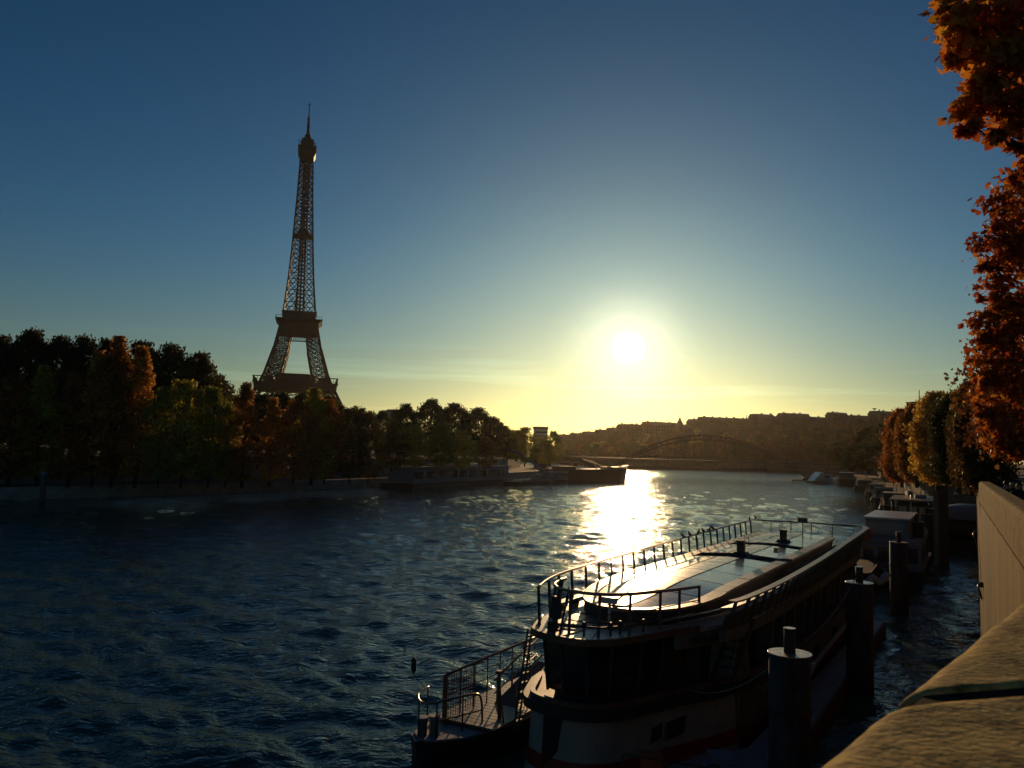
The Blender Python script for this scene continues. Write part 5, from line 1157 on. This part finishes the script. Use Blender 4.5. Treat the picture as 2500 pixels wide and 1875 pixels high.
# front curved hoop rail
g_ = G(); g_.tube(smooth_line([B(.7, -5.88, 1.98), B(.0, -5.75, 1.97), B(-.55, -5.35, 1.95), B(-.72, -4.95, 1.95), B(-.3, -4.7, 1.95), B(.5, -4.45, 1.95), B(1.2, -4.25, 1.9), B(1.4, -4.2, 1.6), B(1.45, -4.18, .9)], 6), .038, 8, True); fr_ = g_.build('bow_rail', 'rail_steel', lp)
g_ = G()
for u, v in ((.68, -5.88), (-.6, -5.3), (-.4, -4.75), (.6, -4.42)): G().tube([B(u, v, .82), B(u, v, 1.95)], .03, 6).build('rail_post', 'rail_dark', fr_)
G().tube([B(-.4, -4.75, 1.35), B(.6, -4.42, 1.35), B(1.43, -4.18, 1.35)], .025, 6, False).build('mid_rail', 'rail_dark', fr_)
# rod with dark pennant
g_ = G(); g_.tube([B(.62, -5.92, 1.95), B(.0, -6.0, 2.5)], .018, 5); g_.tube([B(0, -6.0, 2.45), B(.02, -6.02, 2.6)], .014, 5); g_.build('boathook_rod', 'rail_steel', lp)
G().tube([B(.02, -6.02, 2.55), B(.02, -6.02, 2.65), B(.02, -6.02, 3.0), B(.02, -6.02, 3.08)], [.03, .085, .085, .03], 10).build('marker_float', 'dark_paint', lp)
# gangway stair rails rising to the boat
g_ = G()
for v in (-4.9, -4.1):
    g_.tube([B(3.4, v, 1.75), B(4.6, v + .1, 2.2), B(6.0, v + .3, 2.75)], .04, 7); 
    for u, zb in ((3.5, 1.8), (4.6, 2.2), (5.9, 2.7)): g_.tube([B(u, v + .05, .9), B(u, v + .05, zb)], .03, 6)
    g_.tube([B(3.4, v, 1.3), B(6.0, v + .3, 2.2)], .025, 6)
g_.build('gangway_rail', 'rail_steel', lp)
G().add([B(3.4, -4.9, .96), B(3.4, -4.1, .96), B(6.2, -3.9, 1.9), B(6.2, -4.7, 1.9), B(3.4, -4.9, .9), B(3.4, -4.1, .9), B(6.2, -3.9, 1.82), B(6.2, -4.7, 1.82)], [(0, 3, 2, 1), (4, 5, 6, 7), (0, 1, 5, 4), (1, 2, 6, 5), (2, 3, 7, 6), (3, 0, 4, 7)]).build('gangway', 'brown_rail', lp)
# ladder like stairs at the boat side
g_ = G()
for s_ in (0, .28): g_.beam(B(1.05 + s_, -2.75, 1.0), B(1.3 + s_, -2.45, 4.25), .05)
for k in range(10): g_.box(B(1.3 + .02 * k, -2.72 + .03 * k, 1.3 + k * .3), (.34, .12, .045))
g_.build('side_ladder', 'rail_dark', tbt)
# mast with stays on the pontoon
g_ = G(); g_.tube([B(2.1, -3.9, .9), B(2.0, -3.9, 2.45)], [.07, .06], 8); g_.box(B(2.0, -3.9, 2.5), (.22, .18, .1)); g_.tube([B(2.0, -3.9, 2.3), B(1.7, -3.5, .9)], .03, 6); g_.tube([B(2.2, -3.95, .9), B(2.25, -4.0, 2.4)], .03, 6); g_.build('post_mast', 'brown_rail', lp)

# ------------------------------------------------------------------ service pontoon at the lower right
sp_ = empty('service_pontoon', BO, math.pi / 2 - BH, 'dark low service pontoon strewn with gear between the tour boat and the nearest pile', 'pontoon')
G().prism(poly([(-1.6, 1.6), (2.2, 2.1), (4.6, 3.75), (30, 4.4), (30, 5.3), (1.8, 5.2), (-1.6, 4.6)]), -.6, .72).build('hull', 'rust_hull', sp_)
G().prism(poly([(-1.4, 1.8), (2.1, 2.3), (4.6, 3.8), (29.9, 4.45), (29.9, 5.2), (1.9, 5.1), (-1.4, 4.5)]), .72, .78).build('deck', 'grey_paint', sp_)
G().tube([B(3.5, 4.7, 1.0), B(14, 4.2, 1.55), B(24, 4.4, 2.0)], .11, 8).build('boom', 'pale_concrete', sp_)
G().tube([B(13.2, 4.2, 1.5), B(13.7, 4.2, 1.53)], .13, 8).build('boom_sleeve', 'white_paint', sp_)
g_ = G(); g_.box(B(1.0, 3.9, 1.05), (1.3, .9, .5), .3); g_.box(B(1.6, 3.8, 1.38), (.8, .7, .15), .5); g_.build('locker', 'grey_paint', sp_)
G().box(B(.2, 2.2, 1.15), (.7, .6, .75), .4).build('orange_crate', 'orange_paint', sp_)
G().lathe([(.16, 0), (.16, .75), (.19, .78), (.19, .84)], 12, tuple(B(.1, 4.0, .78))).build('bollard', 'dark_paint', sp_)
G().tube([B(-.5, 4.3, 1.0), B(1.4, 5.0, 1.0)], .24, 10).build('fender_roll', 'grey_paint', sp_)
g_ = G(); g_.tube(smooth_line([B(-1.3, 2.3, .95), B(-1.75, 2.55, .45), B(-1.8, 3.2, .25), B(-1.5, 3.9, .55), B(-1.1, 4.3, .95)], 6), .022, 6); g_.build('slack_rope', 'rope', sp_)
g_ = G(); g_.tube([B(-1.2, 1.9, 1.9), B(-.6, 3.0, 1.75), B(0, 4.1, 1.6)], .02, 6); 
for q in (B(-1.2, 1.9, 1.9), B(-.6, 3.0, 1.75), B(0, 4.1, 1.6)): g_.tube([(q.x, q.y, .75), tuple(q)], .025, 6)
g_.build('railing', 'rail_dark', sp_)
q = at(2128, 1400, d=44)
tp = G(); tr_ = random.Random(3)
base = smooth_line([(0, 0, 0), (.8, .2, .5), (1.4, .1, .1), (2.2, .3, .9)], 4)
tp.tube(base, [.25 + .18 * tr_.random() for _ in base], 9); o = tp.build('tarpaulin', 'cloth_white', label='crumpled pale tarpaulin slung over the low boat right of the second pile', cat='tarpaulin'); o.location = (q.x - .3, q.y, q.z - .5); o.scale = (.55, .55, .55)
lb2 = barge(at(2110, 1480, z=0) + Vector((.2, 2, 0)), math.radians(61), 9, 1.9, 1.9, 'narrow dark workboat lying behind the second pile', 'rust_hull', rails=False, trim='rust_hull', cat='boat')

# fenders and mooring lines
bw = lambda u, v, z: Matrix.Translation(BO) @ Matrix.Rotation(math.pi / 2 - BH, 4, 'Z') @ B(u, v, z)
for k, (u, v) in enumerate(((8.4, 3.72), (12.5, 3.78), (17.0, 3.78), (22.0, 3.78))):
    w_ = bw(u, v, 1.15); r_ = empty('fender', w_, 0, ['nearest', 'second', 'third', 'farthest'][k] + ' dark sausage fender hanging on the shaded side of the tour boat', 'fender', 'fenders on the tour boat side')
    G().lathe([(.03, -.5), (.13, -.42), (.15, -.2), (.15, .2), (.13, .42), (.03, .5)], 12).build('buffer', 'dark_paint', r_); G().tube([(0, 0, .5), (0, 0, .95)], .015, 5).build('lanyard', 'rope', r_)
for (pa, pb, lb_t) in (((7.85, 22.85, 5.0), bw(3.9, 2.05, 2.45), 'slack rope from the nearest pile post to the tour boat bow'), ((15.1, 36.2, 5.0), bw(11.5, 3.55, 2.4), 'slack rope from the second pile post to the tour boat side')):
    a_, b_ = Vector(pa), Vector(pb); pts_ = [a_.lerp(b_, t / 12) - Vector((0, 0, .55 * 4 * (t / 12) * (1 - t / 12))) for t in range(13)]
    o = G().tube([p_ - a_ for p_ in pts_], .022, 6).build('mooring_rope', 'rope', label=lb_t, cat='rope', group='mooring ropes'); o.location = a_
# pigeons on the left railing
bp_ = None
for k, (u, dz) in enumerate(((19.5, 0), (20.6, 0), (22.1, 0), (23.0, 0), (24.1, 0), (24.9, 0), (33.2, 0), (34.0, 0))):
    v0 = float(np.interp(u, [1.8, 5, 12, 34], [-2.4, -3.1, -3.25, -3.3])); z1 = float(np.interp(u, [1.8, 34], [5.5, 5.72])) + .04
    if u > 33: v0 = -3.25 if u < 33.5 else -3.05
    w_ = Matrix.Translation(BO) @ Matrix.Rotation(math.pi / 2 - BH, 4, 'Z') @ B(u, v0, z1)
    if bp_ is None:
        bp_ = empty('pigeon', w_, 0); g_ = G(); g_.tube([(-.20, 0, .03), (-.08, 0, .07), (.02, 0, .12), (.09, 0, .17), (.12, 0, .23)], [.012, .05, .075, .05, .03], 8); g_.build('bird_body', 'bird_feather', bp_)
        G().tube([(.11, 0, .22), (.125, 0, .26), (.15, 0, .27), (.19, 0, .262)], [.026, .036, .03, .004], 7).build('head', 'bird_feather', bp_)
        for s_ in (-.02, .02): G().tube([(.02, s_, .06), (.02, s_, 0)], .006, 4).build('leg', 'orange_paint', bp_)
        o = bp_
    else: o = copy_tree(bp_); o.location = w_
    o.rotation_euler = (0, 0, tr_.uniform(0, 6))
    tag(o, ['pigeon at the near end of the perched row', 'second pigeon of the perched row', 'third pigeon of the perched row, apart from its neighbours', 'fourth pigeon of the perched row', 'fifth pigeon of the perched row', 'last pigeon of the perched row', 'lone pigeon just before the railing corner', 'pigeon on the far railing corner'][k], 'pigeon', 'pigeons perched on the tour boat railing')

# ------------------------------------------------------------------ people behind the parapet
def walker(px, d, label, top_mat, hair, h=1.72, face=0.0, coat=False):
    q = at(px, 1174, d=d); r_ = empty('person', (q.x, q.y, 7.5), face, label, 'person', 'walkers on the pavement behind the parapet'); s_ = h / 1.75
    bm_v = [(0, 0, .95), (0, 0, 1.15), (0, 0, 1.40), (0, 0, 1.50), (.01, 0, 1.56), (0, .19, 1.42), (.03, .25, 1.15), (.10, .23, .90), (0, -.19, 1.42), (.02, -.25, 1.15), (.08, -.24, .90), (.02, .1, .88), (.12, .1, .48), (.02, .1, .06), (0, -.1, .88), (-.05, -.1, .48), (-.18, -.1, .08), (.14, .1, .03), (-.06, -.1, .03)]
    ed = [(0, 1), (1, 2), (2, 3), (3, 4), (2, 5), (5, 6), (6, 7), (2, 8), (8, 9), (9, 10), (0, 11), (11, 12), (12, 13), (0, 14), (14, 15), (15, 16), (13, 17), (16, 18)]
    rd = [.17, .16, .17, .075, .065, .085, .06, .045, .085, .06, .045, .10, .07, .05, .10, .07, .05, .045, .045]
    me = bpy.data.meshes.new('clothed_body'); me.from_pydata([(x * s_, y * s_, z * s_) for x, y, z in bm_v], ed, []); me.materials.append(MATS[top_mat])
    o = bpy.data.objects.new('clothed_body', me); COL.objects.link(o); o.parent = r_
    md = o.modifiers.new('skin', 'SKIN'); sk = me.skin_vertices[0].data if me.skin_vertices else None
    if sk is None:
        bpy.context.view_layer.update()
        bpy.context.view_layer.objects.active = o
        sk = me.skin_vertices[0].data if me.skin_vertices else None
    if sk:
        for i, r in enumerate(rd): sk[i].radius = (r * s_, r * s_)
        sk[0].use_root = True
    sb = o.modifiers.new('sub', 'SUBSURF'); sb.levels = sb.render_levels = 1
    hd = G(); n_ = 12
    hd.lathe([(.045, 1.50), (.06, 1.54), (.078, 1.58), (.086, 1.63), (.084, 1.68), (.06, 1.73), (.02, 1.755)], n_); hd.box((.088, 0, 1.625), (.03, .025, .04)); hd.box((0, .085, 1.63), (.03, .02, .055)); hd.box((0, -.085, 1.63), (.03, .02, .055))
    hd.v = [(x * s_, y * s_, z * s_) for x, y, z in hd.v]; hd.build('head', 'skin', r_)
    hr2 = G(); hr2.lathe([(.075, 1.585), (.095, 1.63), (.096, 1.69), (.07, 1.745), (.02, 1.775)], n_, (-.016, 0, 0)); hr2.v = [(x * s_, y * s_, z * s_) for x, y, z in hr2.v]; hr2.build('hair', hair, r_)
    return r_
for px, d, lb, tm, hm, h, f in ((2456, 35, 'person in a pale jacket, back turned, clearest one above the parapet', 'people_pale', 'hair_dark', 1.74, 1.0), (2471, 34, 'person with sunlit fair hair beside the one in a pale jacket', 'people_dark', 'hair_pale', 1.70, 1.2), (2487, 31, 'dark clothed person, last walker at the right edge', 'people_dark', 'hair_dark', 1.74, -2),
        (2418, 68, 'farthest left dark walker near the wall end', 'people_dark', 'hair_dark', 1.72, 1), (2428, 60, 'walker in dark blue in the crowd behind the parapet', 'people_blue', 'hair_dark', 1.76, -2.1), (2440, 50, 'brown coated walker left of the pale jacket', 'people_brown', 'hair_dark', 1.72, -2), (2480, 46, 'walker in dark blue behind the fair haired person', 'people_blue', 'hair_dark', 1.8, 1),
        (2409, 86, 'small distant walker beyond the wall end', 'people_brown', 'hair_dark', 1.8, 1), (2423, 76, 'small distant dark walker far along the pavement', 'people_dark', 'hair_dark', 1.84, -2), (2434, 64, 'small distant walker in blue under the shaded tree', 'people_blue', 'hair_pale', 1.8, 1), (2464, 52, 'distant brown coated walker between nearer heads', 'people_brown', 'hair_dark', 1.82, -2)):
    walker(px, d, lb, tm, hm, h, f)

# ------------------------------------------------------------------ lamps
def street_lamp(loc, H_, label, rz=0, twin=False, cat='street lamp', group='street lamps'):
    r_ = empty('street_lamp', loc, rz, label, cat, group)
    G().tube([(0, 0, 0), (0, 0, .6), (0, 0, .7), (0, 0, H_)], [.14, .12, .07, .045], 8).build('post', 'dark_paint', r_)
    for s_ in ((-1, 1) if twin else (1,)):
        G().tube([(0, 0, H_ - .3), (s_ * .3, 0, H_ + .05), (s_ * .7, 0, H_ + .05)], .03, 6).build('arm', 'dark_paint', r_)
        G().lathe([(.10, 0), (.26, .06), (.24, .13), (.08, .2)], 12, (s_ * .75, 0, H_ - .08)).build('lamp_head', 'lamp_glass', r_)
    return r_
for k, (px, py, d) in enumerate(((2484, 1110, 108), (2462, 1120, 135), (2449, 1125, 160), (2439, 1128, 186), (2428, 1130, 220))):
    q = at(px, py, d=d); street_lamp((q.x - .75, q.y, 6.4), q.z - 6.4, ['nearest', 'second', 'third', 'fourth', 'farthest'][k] + ' street lamp of the receding row over the walkers', 0, False, group='street lamps receding over the walkers')
for px, py, d, zb, lb in ((2117, 1101, 205, 1.7, 'twin-headed lamp post above the moored barges'), (1352, 1085, 300, 4, 'twin-headed lamp post at the right end of the left bank trees')):
    q = at(px, py, d=d); street_lamp((q.x, q.y, zb), q.z - zb, lb, 0, True, group='twin-headed quay lamps')
for k, (px, py, d, zb, lb) in enumerate(((2205, 1168, 118, 1.7, 'quay lantern brightest in the row below the red tree'), (2230, 1176, 108, 1.7, 'quay lantern right of the brightest one'), (2246, 1171, 112, 1.7, 'small high quay lantern near the tall post'), (2333, 1203, 88, 1.7, 'lantern on the top of the tent roof boat'), (2261, 1202, 92, 2.4, 'lantern over the flat canopy boat'))):
    q = at(px, py, d=d); r_ = empty('lantern', (q.x, q.y, q.z), 0, lb, 'lantern', 'small lanterns on the right quay'); G().lathe([(.26, -.18), (.05, .25)], 8).build('lamp_shade', 'lamp_glass', r_); G().tube([(0, 0, -.2), (0, 0, -(q.z - zb) if k != 3 else -.6)], .04, 6).build('post', 'dark_paint', r_)

for k, (px, py, d, lb) in enumerate(((232, 1135, 150, 'thin lamp post under the tall ragged poplar'), (517, 1110, 165, 'lamp post by the pointed poplar foot'), (590, 1165, 168, 'lamp post below the tower on the low quay'), (1010, 1092, 235, 'lamp post behind the grey floating building'), (1095, 1095, 245, 'lamp post left of the crane arm'), (1205, 1098, 255, 'lamp post just above the crane arm tip'))):
    q = at(px, py, d=d); street_lamp((q.x, q.y, 1.9), q.z - 1.9, lb, k, False, group='lamp posts on the left bank')
# fences on the left quay
def fence(px0, px1, y, name_label, nbar):
    a, b = at(px0, y, z=1.95), at(px1, y, z=1.95); r_ = empty('quay_fence', a, head_to(a, b), name_label, 'fence'); Ln = (b - a).length
    for z in (.1, 1.1): G().beam((0, 0, z), (Ln, 0, z), .06).build('rail', 'grey_paint', r_)
    n_ = int(Ln / 2.2)
    for k in range(n_ + 1): G().beam((Ln * k / n_, 0, 0), (Ln * k / n_, 0, 1.2), .08).build('post', 'grey_paint', r_)
    g_ = G()
    for k in range(nbar): g_.beam((Ln * (k + .5) / nbar, 0, .1), (Ln * (k + .5) / nbar, 0, 1.1), .035)
    g_.build('bars', 'grey_paint', r_)['kind'] = 'stuff'
fence(80, 285, 1186, 'white barred railing along the left low quay edge', 180)
fence(440, 740, 1184, 'thin grey railing along the quay edge before the olive tree', 200)
q = at(105, 1192, z=1.95); r_ = empty('mooring_post', (q.x, q.y, 0), 0, 'pale stubby mooring post at the quay edge under the far left trees', 'post'); G().lathe([(.45, -1), (.4, 4.0), (.55, 4.05), (.55, 4.5)], 12).build('post', 'grey_paint', r_)
q = at(40, 1180, z=1.95); r_ = empty('quay_kiosk', (q.x, q.y + 4, 1.95), .2, 'pale low kiosk behind the railing at the far left edge', 'kiosk'); G().box((0, 0, 1.6), (11, 3, 3.2)).build('wall', 'grey_paint', r_); G().box((0, 0, 3.3), (11.6, 3.6, .2)).build('roof', 'grey_paint', r_)
for k in range(4): G().box((-4 + k * 2.7, -1.52, 1.9), (1.6, .08, 1.2)).build('window', 'window_glass', r_)

# ------------------------------------------------------------------ haze
HAZE = 0.00002
if HAZE:
    g_ = G(); g_.box((0, 0, 0), (1, 1, 1)); me = bpy.data.meshes.new('haze'); me.from_pydata(g_.v, [], g_.f)
    hm = bpy.data.materials.new('haze_air'); hm.use_nodes = True; hn_ = hm.node_tree; hn_.nodes.clear()
    pv = hn_.nodes.new('ShaderNodeVolumePrincipled'); pv.inputs['Density'].default_value = HAZE; pv.inputs['Color'].default_value = (1, .92, .78, 1); pv.inputs['Anisotropy'].default_value = .8
    ov = hn_.nodes.new('ShaderNodeOutputMaterial'); hn_.links.new(pv.outputs[0], ov.inputs['Volume']); me.materials.append(hm)
    hz_ = bpy.data.objects.new('haze', me); COL.objects.link(hz_); hz_['kind'] = 'stuff'
    hz_.location = (0, 0, 168); hz_.scale = (18200, 18200, 345)
